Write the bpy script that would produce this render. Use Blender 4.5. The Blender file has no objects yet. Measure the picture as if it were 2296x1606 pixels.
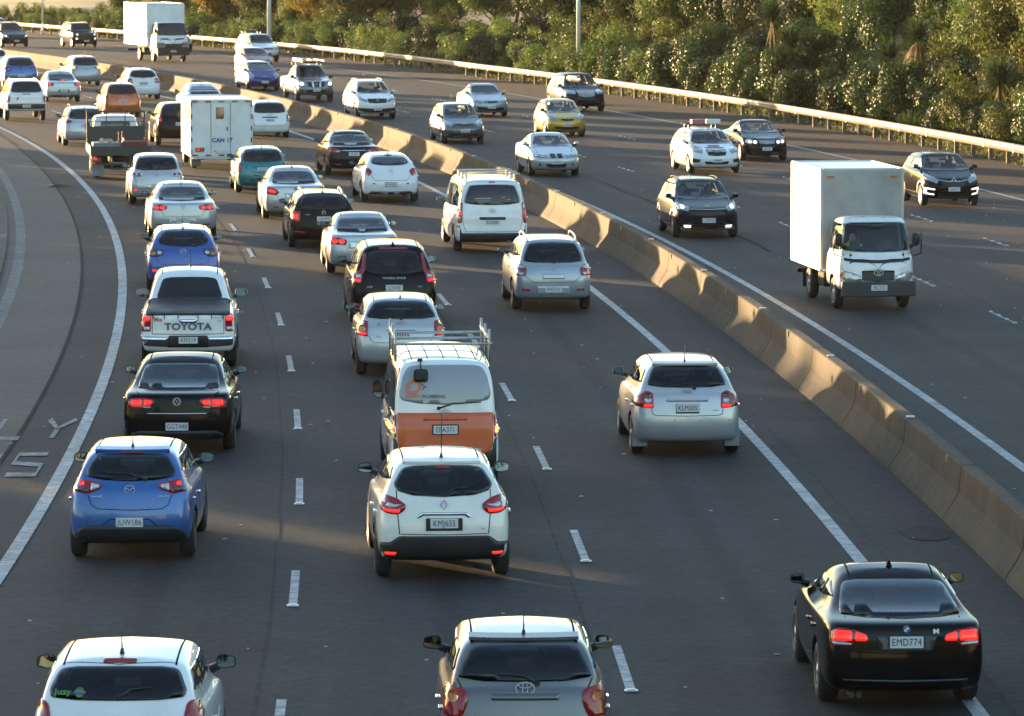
import bpy, bmesh, math, random
from math import sin, cos, pi, radians, sqrt, atan2
from mathutils import Vector, Matrix
from mathutils.bvhtree import BVHTree
from mathutils.geometry import delaunay_2d_cdt
random.seed(7)
S = bpy.context.scene
COL = S.collection

# ------------------------------------------------------------------ camera, sky, sun, exposure
CAM_H, CAM_TILT = 8.44, radians(5.417)
cd = bpy.data.cameras.new('camera'); cam = bpy.data.objects.new('camera', cd); COL.objects.link(cam)
cam.location = (0, 0, CAM_H); cam.rotation_euler = (pi/2-CAM_TILT, 0, 0)
cd.sensor_width = 36; cd.lens = 160.0; cd.clip_start = 1; cd.clip_end = 4000
cd.dof.use_dof = True; cd.dof.focus_distance = 66; cd.dof.aperture_fstop = 10
S.camera = cam

SUN_EL, SUN_AZ = radians(2.9), radians(40)       # azimuth: left of straight ahead
W = bpy.data.worlds.new('World'); S.world = W; W.use_nodes = True
nt = W.node_tree; nt.nodes.clear()
sky = nt.nodes.new('ShaderNodeTexSky'); sky.sky_type = 'NISHITA'; sky.sun_disc = False
sky.sun_elevation = SUN_EL; sky.sun_rotation = -SUN_AZ
sky.air_density = 1.0; sky.dust_density = .6; sky.ozone_density = 1.8
bg = nt.nodes.new('ShaderNodeBackground'); bg.inputs[1].default_value = 0.15
wo = nt.nodes.new('ShaderNodeOutputWorld')
nt.links.new(sky.outputs[0], bg.inputs[0]); nt.links.new(bg.outputs[0], wo.inputs[0])
sd = bpy.data.lights.new('sun', 'SUN'); sun = bpy.data.objects.new('sun', sd); COL.objects.link(sun)
sd.energy = 3.3; sd.angle = radians(0.8); sd.color = (1.0, 0.66, 0.32)
to_sun = Vector((-sin(SUN_AZ)*cos(SUN_EL), cos(SUN_AZ)*cos(SUN_EL), sin(SUN_EL)))
sun.rotation_euler = to_sun.to_track_quat('Z', 'Y').to_euler(); sun.location = (-60, 80, 40)
S.view_settings.view_transform = 'Standard'; S.view_settings.look = 'None'
S.view_settings.exposure = 2.83; S.view_settings.gamma = 1
S.render.engine = 'CYCLES'
S.cycles.use_denoising = True
S.cycles.max_bounces = 6; S.cycles.diffuse_bounces = 2; S.cycles.glossy_bounces = 3
S.cycles.transmission_bounces = 3; S.cycles.transparent_max_bounces = 8
S.cycles.sample_clamp_indirect = 4.0

# ------------------------------------------------------------------ naming helpers
def tag(o, label=None, cat=None, group=None, kind=None):
    if label: o['label'] = label
    if cat: o['category'] = cat
    if group: o['group'] = group
    if kind: o['kind'] = kind
    return o
def obj(name, data, parent=None, mat=None, smooth=False):
    if isinstance(data, bmesh.types.BMesh):
        me = bpy.data.meshes.new(name); data.to_mesh(me); data.free()
    else: me = data
    o = bpy.data.objects.new(name, me); COL.objects.link(o)
    if parent is not None: o.parent = parent
    if mat is not None and me is not None and not me.materials:
        for m_ in (mat if isinstance(mat, (list, tuple)) else [mat]): me.materials.append(m_)
    if smooth and me is not None:
        for p in me.polygons: p.use_smooth = True
    return o
def empty(name, loc=(0,0,0), rz=0):
    o = bpy.data.objects.new(name, None); COL.objects.link(o); o.empty_display_size = .2
    o.location = loc; o.rotation_euler = (0, 0, rz); return o
def structure(name, data, mat, smooth=False):
    return tag(obj(name, data, None, mat, smooth), kind='structure')

# ------------------------------------------------------------------ materials
MATS = {}
def pmat(name, col, rough=.5, metal=0., coat=0., spec=.5, emit=None, es=0., var=0., vscale=6., bump=0., bscale=60.):
    if name in MATS: return MATS[name]
    m = bpy.data.materials.new(name); m.use_nodes = True; MATS[name] = m
    t = m.node_tree; b = t.nodes['Principled BSDF']
    b.inputs['Base Color'].default_value = (*col, 1); b.inputs['Roughness'].default_value = rough
    b.inputs['Metallic'].default_value = metal; b.inputs['Coat Weight'].default_value = coat
    b.inputs['Coat Roughness'].default_value = .04
    b.inputs['Specular IOR Level'].default_value = spec
    if emit: b.inputs['Emission Color'].default_value = (*emit, 1); b.inputs['Emission Strength'].default_value = es
    if var or bump:
        tc = t.nodes.new('ShaderNodeTexCoord')
    if var:
        n = t.nodes.new('ShaderNodeTexNoise'); n.inputs['Scale'].default_value = vscale; n.inputs['Detail'].default_value = 5
        t.links.new(tc.outputs['Object'], n.inputs[0])
        r = t.nodes.new('ShaderNodeMapRange'); r.inputs[1].default_value = .3; r.inputs[2].default_value = .7
        r.inputs[3].default_value = 1-var; r.inputs[4].default_value = 1+var
        t.links.new(n.outputs[0], r.inputs[0])
        x = t.nodes.new('ShaderNodeVectorMath'); x.operation = 'SCALE'; x.inputs[0].default_value = col
        t.links.new(r.outputs[0], x.inputs['Scale']); t.links.new(x.outputs[0], b.inputs['Base Color'])
        rr = t.nodes.new('ShaderNodeMapRange'); rr.inputs[1].default_value = .3; rr.inputs[2].default_value = .7
        rr.inputs[3].default_value = max(.02, rough*(1-var)); rr.inputs[4].default_value = rough*(1+var)
        t.links.new(n.outputs[0], rr.inputs[0]); t.links.new(rr.outputs[0], b.inputs['Roughness'])
    if bump:
        n2 = t.nodes.new('ShaderNodeTexNoise'); n2.inputs['Scale'].default_value = bscale; n2.inputs['Detail'].default_value = 3
        t.links.new(tc.outputs['Object'], n2.inputs[0])
        bp = t.nodes.new('ShaderNodeBump'); bp.inputs['Strength'].default_value = bump; bp.inputs['Distance'].default_value = .02
        t.links.new(n2.outputs[0], bp.inputs['Height']); t.links.new(bp.outputs[0], b.inputs['Normal'])
    return m
def paint(name, col, metal=.0, rough=.28):
    dk = max(col) < .1
    return pmat('paint_'+name, col, rough, metal, coat=.16 if dk else .9, spec=.10 if dk else .5, var=.05, vscale=3.)
def asphalt(name, c0, c1, rough=.8, patch=.25, lanes=None, worn=0):
    """stone chip surface; lanes = [(offset in metres, brightness)...] gives the wheel tracks and the oil line of each lane"""
    m = bpy.data.materials.new(name); m.use_nodes = True; t = m.node_tree; b = t.nodes['Principled BSDF']
    def noise(sc, det=5, ro=.6):
        n = t.nodes.new('ShaderNodeTexNoise'); n.inputs['Scale'].default_value = sc; n.inputs['Detail'].default_value = det; n.inputs['Roughness'].default_value = ro
        t.links.new(tc.outputs['Object'], n.inputs['Vector']); return n
    def rng(src, lo, hi, a=.3, c=.7):
        r = t.nodes.new('ShaderNodeMapRange'); r.inputs[1].default_value = a; r.inputs[2].default_value = c; r.inputs[3].default_value = lo; r.inputs[4].default_value = hi
        t.links.new(src, r.inputs[0]); return r.outputs[0]
    def mul(a_, b_):
        x = t.nodes.new('ShaderNodeMath'); x.operation = 'MULTIPLY'; t.links.new(a_, x.inputs[0]); t.links.new(b_, x.inputs[1]); return x.outputs[0]
    tc = t.nodes.new('ShaderNodeTexCoord')
    n1, n2, n3, n4 = noise(28, 6, .75), noise(.22, 6), noise(5.5, 4, .7), noise(1.3, 5, .65)
    a = t.nodes.new('ShaderNodeMix'); a.data_type = 'RGBA'
    a.inputs[6].default_value = (*c0, 1); a.inputs[7].default_value = (*c1, 1)
    t.links.new(rng(n1.outputs[0], 0, 1, .32, .72), a.inputs[0])
    f = mul(mul(rng(n2.outputs[0], 1-patch, 1+patch), rng(n3.outputs[0], .58, 1.48)), rng(n4.outputs[0], .86, 1.15))
    if worn: f = mul(f, rng(noise(2.6, 6, .75).outputs[0], 1-worn, 1.05, .34, .56))
    if lanes:
        uv = t.nodes.new('ShaderNodeUVMap'); sp = t.nodes.new('ShaderNodeSeparateXYZ'); t.links.new(uv.outputs[0], sp.inputs[0])
        lo, hi = lanes[0][0], lanes[-1][0]; u = rng(sp.outputs[0], 0, 1, lo, hi)
        cr = t.nodes.new('ShaderNodeValToRGB'); cr.color_ramp.interpolation = 'EASE'; e = cr.color_ramp.elements
        e[0].position = 0; e[0].color = (lanes[0][1]*.5,)*3+(1,); e[1].position = 1; e[1].color = (lanes[-1][1]*.5,)*3+(1,)
        for o, v in lanes[1:-1]: x = e.new((o-lo)/(hi-lo)); x.color = (v*.5,)*3+(1,)
        t.links.new(u, cr.inputs[0]); d = t.nodes.new('ShaderNodeMath'); d.operation = 'MULTIPLY'; d.inputs[1].default_value = 2; t.links.new(cr.outputs[0], d.inputs[0])
        f = mul(f, d.outputs[0])
    x = t.nodes.new('ShaderNodeVectorMath'); x.operation = 'SCALE'
    t.links.new(a.outputs[2], x.inputs[0]); t.links.new(f, x.inputs['Scale']); t.links.new(x.outputs[0], b.inputs['Base Color'])
    b.inputs['Roughness'].default_value = rough; b.inputs['Specular IOR Level'].default_value = .22
    vo = t.nodes.new('ShaderNodeTexVoronoi'); vo.inputs['Scale'].default_value = 42; t.links.new(tc.outputs['Object'], vo.inputs['Vector'])
    bp = t.nodes.new('ShaderNodeBump'); bp.inputs['Strength'].default_value = .55; bp.inputs['Distance'].default_value = .012
    ad = t.nodes.new('ShaderNodeMath'); ad.operation = 'ADD'
    t.links.new(n3.outputs[0], ad.inputs[0]); t.links.new(vo.outputs[0], ad.inputs[1])
    t.links.new(ad.outputs[0], bp.inputs['Height']); t.links.new(bp.outputs[0], b.inputs['Normal'])
    return m

def clear_glass(name, tint, rough=.02):
    m = bpy.data.materials.new(name); m.use_nodes = True; t = m.node_tree; t.nodes.clear()
    o = t.nodes.new('ShaderNodeOutputMaterial'); mx = t.nodes.new('ShaderNodeMixShader'); tr = t.nodes.new('ShaderNodeBsdfTransparent'); gl = t.nodes.new('ShaderNodeBsdfGlossy'); fr = t.nodes.new('ShaderNodeFresnel')
    fr.inputs[0].default_value = 1.52; tr.inputs[0].default_value = (*tint, 1); gl.inputs[0].default_value = (.9, .95, 1, 1); gl.inputs['Roughness'].default_value = rough
    t.links.new(fr.outputs[0], mx.inputs[0]); t.links.new(tr.outputs[0], mx.inputs[1]); t.links.new(gl.outputs[0], mx.inputs[2]); t.links.new(mx.outputs[0], o.inputs[0]); return m
M = dict(
 tinted=clear_glass('tinted_glass', (.34,.355,.36)), screen=clear_glass('windscreen_glass', (.62,.68,.67)),
 glass=pmat('window_glass', (.010,.012,.014), .035, 0, 0, .55),
 glassg=pmat('window_glass_grey', (.05,.055,.06), .05, 0, 0, .6),
 black=pmat('black_plastic', (.016,.016,.017), .45, var=.15),
 dark=pmat('dark_underbody', (.010,.010,.010), .85),
 seam=pmat('panel_gap', (.006,.006,.007), .9, spec=.05),
 rubber=pmat('tyre_rubber', (.018,.018,.018), .82, var=.2, vscale=20),
 rim=pmat('alloy', (.42,.42,.43), .3, .85),
 steel=pmat('galvanised_steel', (.42,.42,.41), .38, .8, var=.15, vscale=9),
 chrome=pmat('chrome', (.72,.72,.73), .08, 1.),
 mirror=pmat('mirror_glass', (.17,.20,.23), .03, 1.),
 badge=pmat('badge_metal', (.58,.59,.60), .3, .35),
 vanwin=pmat('van_window_film', (.27,.29,.31), .12, 0, .6),
 red=pmat('red_lens', (.30,.008,.010), .12, 0, .6),
 redlit=pmat('red_lens_lit', (.45,.01,.01), .2, 0, .5, emit=(1,.03,.015), es=.16),
 hot=pmat('brake_lamp_lit', (.6,.1,.02), .2, 0, 0, emit=(1,.33,.05), es=.9),
 amber=pmat('amber_lens', (.55,.15,.02), .15, 0, .6),
 clear=pmat('clear_lens', (.55,.56,.58), .10, .35, .8),
 smoke=pmat('smoked_lens', (.05,.045,.05), .10, .2, .8),
 lamp=pmat('headlamp_lit', (.9,.9,.9), .1, 0, 0, emit=(1,.93,.75), es=.4),
 lamplens=pmat('headlamp_lens', (.36,.38,.40), .08, .55, .9),
 plate=pmat('plate_white', (.62,.63,.64), .35),
 ink=pmat('plate_ink', (.01,.01,.012), .5),
 greytext=pmat('grey_lettering', (.10,.105,.11), .5),
 white=pmat('white_lettering', (.75,.75,.75), .5),
 bluetext=pmat('blue_lettering', (.06,.12,.30), .5),
 orange=pmat('orange_film', (.60,.105,.022), .35, coat=.4, var=.04),
 green=pmat('green_sticker', (.07,.24,.06), .5), purple=pmat('purple_sticker', (.18,.12,.45), .5),
 skin=pmat('skin', (.42,.24,.17), .55), hivis=pmat('hi_vis_vest', (.55,.65,.08), .7), cloth=pmat('dark_cloth', (.03,.04,.07), .85),
 seat=pmat('seat_fabric', (.07,.07,.072), .85), trim=pmat('cabin_trim', (.045,.045,.047), .8),
)
PAINT = dict(
 white=paint('white', (.78,.78,.78)), cream=paint('cream', (.76,.73,.66)), silver=paint('silver', (.46,.46,.47), .45, .3),
 silverblue=paint('silver_blue', (.36,.39,.43), .45, .3), grey=paint('grey', (.115,.118,.122), .45), tan=paint('bronze_grey', (.20,.19,.19), .4),
 black=paint('black', (.006,.006,.007), 0, .12), navy=paint('navy', (.008,.011,.022), .2, .2), blue=paint('blue', (.030,.115,.34), .25),
 royal=paint('royal_blue', (.030,.085,.34), .2), violet=paint('violet_blue', (.022,.020,.20), .25), orange=paint('orange', (.62,.125,.014), .15),
 teal=paint('teal', (.008,.17,.19), .25), gold=paint('gold', (.56,.35,.04), .35), red=paint('faded_red', (.28,.035,.025), .1),
 lightsteel=paint('light_steel', (.60,.62,.64), .3, .3))

# ------------------------------------------------------------------ road alignment, metres (x right, y ahead)
def _c(d):
    if d < 52: return 8.74+.0
    return 8.97492066 + 1.80130948e-2*d - 4.17253413e-4*d*d - 4.34780821e-7*d**3
def line_x(d):
    if d < 52:
        s = slope(52); return _c(52) + s*(d-52)
    if d > 330:
        s = slope(330); return _c(330) + s*(d-330)
    return _c(d)
def slope(d):
    d = min(max(d, 52), 330)
    return 1.80130948e-2 - 2*4.17253413e-4*d - 3*4.34780821e-7*d*d
def road(d, off):
    """point at station d, off metres to the right of the oncoming carriageway's inner edge line"""
    s = slope(d); n = sqrt(1+s*s)
    return line_x(d) + off/n, d - off*s/n
def heading(d): return atan2(-slope(d), 1.0)        # rotation about z for a vehicle driving away
def off_edge(d):  return 13.7 + max(0, min(1, (d-215)/65))*1.1
def off_rail(d):  return 18.5 + max(0, min(1, (d-250)/35))*1.2
K = 1.0/CAM_H
def ground(px, py):
    """survey of the ground plane: sight-line through the 2296 x 1606 print to metres"""
    f = 10850*2296/2441.; a = (px-1148)/f; b = -(py-803)/f
    dy = cos(CAM_TILT)+b*sin(CAM_TILT); dz = -sin(CAM_TILT)+b*cos(CAM_TILT)
    t = CAM_H/-dz
    return a*t, dy*t

# ------------------------------------------------------------------ mesh helpers
def bm_box(bm, c, s, rot=None, mi=0, bevel=0):
    r = bmesh.ops.create_cube(bm, size=1.0)
    mt = Matrix.Translation(c) @ (rot.to_4x4() if rot else Matrix.Identity(4)) @ Matrix.Diagonal((*s, 1))
    bmesh.ops.transform(bm, matrix=mt, verts=r['verts'])
    fs = list({f for v in r['verts'] for f in v.link_faces})
    for f in fs: f.material_index = mi
    if bevel:
        es = list({e for f in fs for e in f.edges})
        bmesh.ops.bevel(bm, geom=es, offset=bevel, segments=2, affect='EDGES', profile=.5)
    return r
def box(c, s, bevel=0, rot=None):
    bm = bmesh.new(); bm_box(bm, c, s, rot, 0, bevel); return bm
def bm_tube(bm, p0, p1, r0, r1=None, n=8, mi=0):
    p0, p1 = Vector(p0), Vector(p1); r1 = r0 if r1 is None else r1
    d = p1-p0; q = d.to_track_quat('Z', 'Y'); vs = []
    for p, r in ((p0, r0), (p1, r1)):
        vs.append([bm.verts.new(p + q @ Vector((r*cos(2*pi*i/n), r*sin(2*pi*i/n), 0))) for i in range(n)])
    for i in range(n):
        f = bm.faces.new((vs[0][i], vs[0][(i+1) % n], vs[1][(i+1) % n], vs[1][i])); f.material_index = mi; f.smooth = True
    for k, vv in ((0, reversed(vs[0])), (1, vs[1])):
        f = bm.faces.new(list(vv)); f.material_index = mi
def bm_path(bm, pts, r, n=8, mi=0):
    for a, b in zip(pts[:-1], pts[1:]): bm_tube(bm, a, b, r, r, n, mi)
def bm_lathe_x(bm, prof, n=28, mi=0):
    """profile of (x, r) turned about the x axis"""
    rings = [[bm.verts.new((x, r*cos(2*pi*i/n), r*sin(2*pi*i/n))) for i in range(n)] for x, r in prof]
    for a, b in zip(rings[:-1], rings[1:]):
        for i in range(n):
            f = bm.faces.new((a[i], a[(i+1) % n], b[(i+1) % n], b[i])); f.material_index = mi; f.smooth = True
    return rings
def resample(pts, step, closed=False):
    out = []; n = len(pts)
    for i in range(n if closed else n-1):
        a, b = Vector(pts[i]), Vector(pts[(i+1) % n]); k = max(1, int(math.ceil((b-a).length/step)))
        for j in range(k): out.append(a + (b-a)*j/k)
    if not closed: out.append(Vector(pts[-1]))
    return out
def round_poly(pts, r=.03, n=3):
    out = []; N = len(pts)
    for i in range(N):
        p0, p, p1 = Vector(pts[i-1]), Vector(pts[i]), Vector(pts[(i+1) % N])
        a, b = p0-p, p1-p; la, lb = a.length, b.length
        if la < 1e-5 or lb < 1e-5: continue
        if a.angle(b) > radians(165): out.append(p); continue
        k = min(r, la*.45, lb*.45); A, B = p+a/la*k, p+b/lb*k
        for j in range(n+1):
            t = j/n; out.append(A*(1-t)**2 + p*2*t*(1-t) + B*t*t)
    return out
def half(pts):
    """closed outline from its right-hand half (centre top .. centre bottom)"""
    L = [(x, z) for x, z in pts]
    return L + [(-x, z) for x, z in reversed(L) if abs(x) > 1e-4]
def mir(pts): return [(-x, z) for x, z in reversed(pts)]
def inside(p, poly):
    x, y = p; r = False; n = len(poly); j = n-1
    for i in range(n):
        xi, yi = poly[i]; xj, yj = poly[j]
        if (yi > y) != (yj > y) and x < (xj-xi)*(y-yi)/(yj-yi)+xi: r = not r
        j = i
    return r
def fill2d(poly, step=.09):
    """outline -> (points, triangles, n_boundary) with inner points so the sheet can follow a curved body"""
    B = resample(poly, step, True)
    bp = [(v[0], v[1]) for v in B]; nb = len(bp)
    xs = [p[0] for p in bp]; ys = [p[1] for p in bp]; pts = [Vector(p) for p in bp]
    nx = int((max(xs)-min(xs))/step); ny = int((max(ys)-min(ys))/step)
    for i in range(1, nx+1):
        for j in range(1, ny+1):
            q = (min(xs)+(i-.5)*step, min(ys)+(j-.5)*step)
            if inside(q, bp) and min((q[0]-b[0])**2+(q[1]-b[1])**2 for b in bp) > (step*.45)**2: pts.append(Vector(q))
    r = delaunay_2d_cdt(pts, [(i, (i+1) % nb) for i in range(nb)], [], 1, 1e-5)
    return [tuple(v) for v in r[0]], [tuple(f) for f in r[2]], nb
def poly_plate(polys, t=.012):
    """flat plates in the xz plane facing -y"""
    bm = bmesh.new()
    for P in polys:
        fr = [bm.verts.new((x, 0, z)) for x, z in P]; bk = [bm.verts.new((x, t, z)) for x, z in P]; n = len(P)
        try:
            f = bm.faces.new(fr)
            for i in range(n): bm.faces.new((fr[i], bk[i], bk[(i+1) % n], fr[(i+1) % n]))
        except ValueError: pass
    bmesh.ops.recalc_face_normals(bm, faces=bm.faces)
    return bm
def stroke(pts, w, closed=False):
    """polyline -> quads of a flat ribbon (2d)"""
    P = [Vector(p) for p in pts]; n = len(P); L, R = [], []
    for i in range(n):
        a = P[i-1] if (closed or i > 0) else P[i]; b = P[(i+1) % n] if (closed or i < n-1) else P[i]
        d = (b-a); d = d.normalized() if d.length > 1e-9 else Vector((1, 0)); nn = Vector((-d[1], d[0]))*w/2
        L.append(P[i]+nn); R.append(P[i]-nn)
    q = []
    for i in range(n if closed else n-1):
        j = (i+1) % n; q.append([tuple(L[i]), tuple(L[j]), tuple(R[j]), tuple(R[i])])
    return q
def ellipse(a, b, cx=0, cz=0, n=24, t0=0, t1=2*pi):
    return [(cx+a*cos(t0+(t1-t0)*i/n), cz+b*sin(t0+(t1-t0)*i/n)) for i in range(n)]
TEXT = {}
def text_mesh(s, size, align='CENTER', bold=0., ext=.001):
    key = (s, size, align, bold)
    if key in TEXT: return TEXT[key]
    c = bpy.data.curves.new('lettering', 'FONT'); c.body = s; c.size = size; c.align_x = align; c.align_y = 'CENTER'
    c.extrude = ext; c.space_character = 1.06; c.offset = bold; c.resolution_u = 3
    o = bpy.data.objects.new('lettering', c); COL.objects.link(o)
    bpy.context.view_layer.update()
    me = bpy.data.meshes.new_from_object(o.evaluated_get(bpy.context.evaluated_depsgraph_get()))
    me.name = 'lettering'; me.materials.clear()
    bpy.data.objects.remove(o); bpy.data.curves.remove(c)
    TEXT[key] = me; return me
# ------------------------------------------------------------------ vehicle bodies: stacks of plan-view rings
def lerp(a, b, t): return a+(b-a)*t
def pw(knots, y):
    if y <= knots[0][0]: return knots[0][1]
    for (a, za), (b, zb) in zip(knots[:-1], knots[1:]):
        if y <= b: return lerp(za, zb, (y-a)/max(1e-6, b-a))
    return knots[-1][1]
def ring(yr, yf, w, zk, tr, tf, br, bf, cr, cf, ys):
    mid = (yr+yf)/2; hl = (yf-yr)/2
    def wid(y):
        a = (y-mid)/hl
        return w*(1-(1-tr)*a*a) if a < 0 else w*(1-(1-tf)*a*a)
    wr, wf = wid(yr), wid(yf); cr = min(cr, wr*.45); cf = min(cf, wf*.45)
    P = [(0, yr), (.5*(wr-cr), yr+br*.22), (wr-cr, yr+br*.75), (wr-.26*cr, yr+br+.28*cr)]
    P.append((wid(yr+br+cr), yr+br+cr))
    for y in ys: P.append((wid(y), y))
    P += [(wid(yf-bf-cf), yf-bf-cf), (wf-.26*cf, yf-bf-.28*cf), (wf-cf, yf-bf*.75), (.5*(wf-cf), yf-bf*.22), (0, yf)]
    return [Vector((x, y, pw(zk, y))) for x, y in P]
DEF = dict(L=4.1, W=1.70, H=1.50, gc=.17, zbr=.98, zbf=.94, zh=.74, zc=1.00, rw=.02, rs=.09, rg=.17, zg=1.06, rr=.48, zrr=.07, zrf=.05,
           fh=.16, fc=1.02, fr=1.80, roofw=.56, ro=.72, fo=.84, wr=.315, tr=.95, tf=.90, rbow=.06, fbow=.14, crr=.20, crf=.30, gb=.11, cpill=.24, bow=.05, zw=.62)
TYPES = dict(
 hatch={}, 
 sedan=dict(L=4.65, W=1.80, H=1.46, zbr=.97, zg=1.02, rs=.05, rg=.78, rr=1.55, fc=1.18, fr=2.0, roofw=.54, ro=1.02, fo=.90, gb=.13, deck=1.01, cpill=.34),
 wagon=dict(L=4.55, W=1.72, H=1.50, rr=.42, rg=.14, fc=1.1, fr=1.9, ro=.92, fo=.88, cpill=.16),
 suv=dict(L=4.5, W=1.83, H=1.68, gc=.21, zbr=1.08, zbf=1.06, zh=.88, zc=1.10, zg=1.15, rg=.17, rr=.50, fc=1.10, fr=1.85, roofw=.58, ro=.85, fo=.88, wr=.35, zw=.72),
 van=dict(L=4.75, W=1.72, H=1.95, gc=.20, zbr=1.05, zbf=1.05, zh=.95, zc=1.12, zg=1.15, rs=.03, rg=.06, rr=.20, fh=.10, fc=.45, fr=1.15, roofw=.72, ro=.95, fo=.75, wr=.33, rbow=.03, gb=.06, cpill=.14, crr=.10),
 ute=dict(L=5.3, W=1.83, H=1.80, gc=.30, zbr=1.10, zbf=1.10, zh=1.0, zc=1.15, zg=1.17, rs=.01, rg=1.62, rr=1.90, fc=1.25, fr=2.05, roofw=.58, ro=1.20, fo=.92, wr=.38, deck=1.13, rbow=.02, crr=.07, gb=.12, cpill=.14, zw=.72),
)
def cage(s):
    L, H = s['L'], s['H']; hb = s['W']/2*1.012; R, F = -L/2, L/2; gc = s['gc']
    ycl = F-s['fc']; y0b = R+.35
    def low(yr, yf, w, zk, crr=None, br=None):
        a = yr+(br if br is not None else s['rbow'])+(crr or s['crr']); e = yf-s['fbow']-s['crf']
        c = min(ycl, e-.12)
        ys = [lerp(a, c, t) for t in (.22, .46, .72, .97)]+[lerp(c, e, .35), lerp(c, e, .70)]
        return ring(yr, yf, w, zk, s['tr'], s['tf'], br if br is not None else s['rbow'], s['fbow'], crr or s['crr'], s['crf'], ys)
    def up(yr, yf, w, zk, tr=.97, tf=.95, br=None, bf=.09, cr=.12, cf=.14):
        br = s['bow'] if br is None else br
        a, e = yr+br+cr, yf-bf-cf
        ys = [lerp(a, e, t) for t in (.2, .42, .62, .80, .90, .96)]
        return ring(yr, yf, w, zk, tr, tf, br, bf, cr, cf, ys)
    zbr, zbf, zh = s['zbr'], s['zbf'], s['zh']; deck = s.get('deck')
    R_ = []
    R_.append(low(R+.25, F-.30, hb-.16, [(R, gc+.06), (0, gc), (F, gc+.03)]))
    R_.append(low(R+.07, F-.09, hb-.05, [(R, gc+.08), (0, gc+.05), (F, gc+.06)]))
    R_.append(low(R+.01, F-.01, hb-.012, [(R, .40), (0, .36), (F, .38)] if gc < .28 else [(R, .56), (0, .50), (F, .55)]))
    R_.append(low(R, F, hb, [(R, s['zw']-.06), (F, s['zw']-.08)]))
    R_.append(low(R+s['rw'], F-.03, hb-.002, [(R, s['zw']+.10), (F, min(s['zw']+.02, zh-.08))]))
    kz = [(R, zbr-.045), (ycl, zbf-.045), (F-.1, zh-.04)]
    R_.append(low(R+s['rs']*.85, F-s['fh']*.6, hb-.022, kz))
    kz = [(R, (deck if deck else zbr)), (R+s['rg'], zbr), (ycl, zbf), (F-s['fh'], zh+.0)]
    R_.append(low(R+s['rs']+.03, F-s['fh']-.10, hb-.055, kz))
    # greenhouse
    g = R+s['rg']; c = ycl; wg = hb-s['gb']
    R_.append(up(g, c, wg, [(g, s['zg']), (g+.25, zbr+.035), (c-.45, zbf+.035), (c, s['zc'])], cr=.10, cf=.12))
    r0, f0 = R+s['rr'], F-s['fr']; wrf = s['roofw']+.05
    def mid(t, bul, y_b=0):
        zz = lambda a, b: lerp(a, b, t)
        return up(lerp(g, r0, t)-bul, lerp(c, f0, t)+bul*.6, lerp(wg, wrf, t)+bul*.5, [(lerp(g, r0, t), zz(s['zg'], H-s['zrr']-.05)), (0, zz(zbf+.035, H-.055)), (lerp(c, f0, t), zz(s['zc'], H-s['zrf']-.05))], br=lerp(s['bow'], .05, t), cr=lerp(.10, .13, t), cf=.14)
    R_.append(mid(.5, s.get('bulge', .035)))
    R_.append(mid(.92, .01))
    zr, zf = H-s['zrr'], H-s['zrf']
    R_.append(up(r0+.05, f0-.08, wrf-.07, [(r0, zr-.012), (lerp(r0, f0, .5), H-.022), (f0, zf-.012)], cr=.10, cf=.12))
    R_.append(up(r0+.22, f0-.25, (wrf-.07)*.55, [(r0, zr+.03), (lerp(r0, f0, .5), H), (f0, zf+.02)], br=.02, bf=.04, cr=.08, cf=.08))
    bm = bmesh.new(); V = []
    for rg in R_:
        n = len(rg); a = [bm.verts.new(p) for p in rg]; b = [a[0]]+[bm.verts.new((-p.x, p.y, p.z)) for p in rg[1:-1]]+[a[-1]]
        V.append((a, b))
    for (a, b), (c_, d) in zip(V[:-1], V[1:]):
        for i in range(len(a)-1):
            bm.faces.new((a[i], a[i+1], c_[i+1], c_[i]))
            bm.faces.new((b[i+1], b[i], d[i], d[i+1]))
    for (a, b), flip in ((V[0], 1), (V[-1], 0)):
        n = len(a)
        for i in range(n-1):
            q = [a[i], a[i+1], b[i+1], b[i]]; q = list(dict.fromkeys(q))
            bm.faces.new(q if not flip else q[::-1])
    bmesh.ops.recalc_face_normals(bm, faces=bm.faces)
    return bm

CARS = []
class Car: pass
def car(name, label, cat, spec, at, col='white', away=True, yaw=None, group=None, scale=1.0, sag=0):
    k = Car(); s = dict(DEF); s.update(TYPES[spec.get('type', 'hatch')]); s.update(spec); s.setdefault('type', 'hatch'); k.s = s; k.name = name; k.away = away
    p = ground(*at) if at[0] != 'm' else (at[1], at[2])
    h = heading(p[1])+radians(spec.get('dyaw', 0)) if yaw is None else radians(yaw)
    if not away: h += pi
    ax = (-s['L']/2+s['ro']) if away else (s['L']/2-s['fo'])
    ox, oy = -sin(h)*ax, cos(h)*ax
    k.root = tag(empty(name, (p[0]-ox, p[1]-oy, 0), h), label, cat, group)
    k.paint = PAINT[col]
    k.cage = obj('body', cage(s), k.root); md = k.cage.modifiers.new('s', 'SUBSURF'); md.levels = 2; md.render_levels = 2
    CARS.append(k); return k

def wheel_cutter(s):
    bm = bmesh.new(); hb = s['W']/2; r = s['wr']+.055
    for y in (-s['L']/2+s['ro'], s['L']/2-s['fo']):
        for sx in (-1, 1):
            a, b = sx*(hb-.29), sx*(hb+.12); n = 24
            v = [[bm.verts.new((x, y+r*cos(2*pi*i/n), s['wr']+r*sin(2*pi*i/n))) for i in range(n)] for x in (a, b)]
            for i in range(n): bm.faces.new((v[0][i], v[0][(i+1) % n], v[1][(i+1) % n], v[1][i]))
            bm.faces.new(v[0]); bm.faces.new(v[1])
    bmesh.ops.recalc_face_normals(bm, faces=bm.faces)
    for f in bm.faces: f.material_index = 1
    return bm

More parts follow.
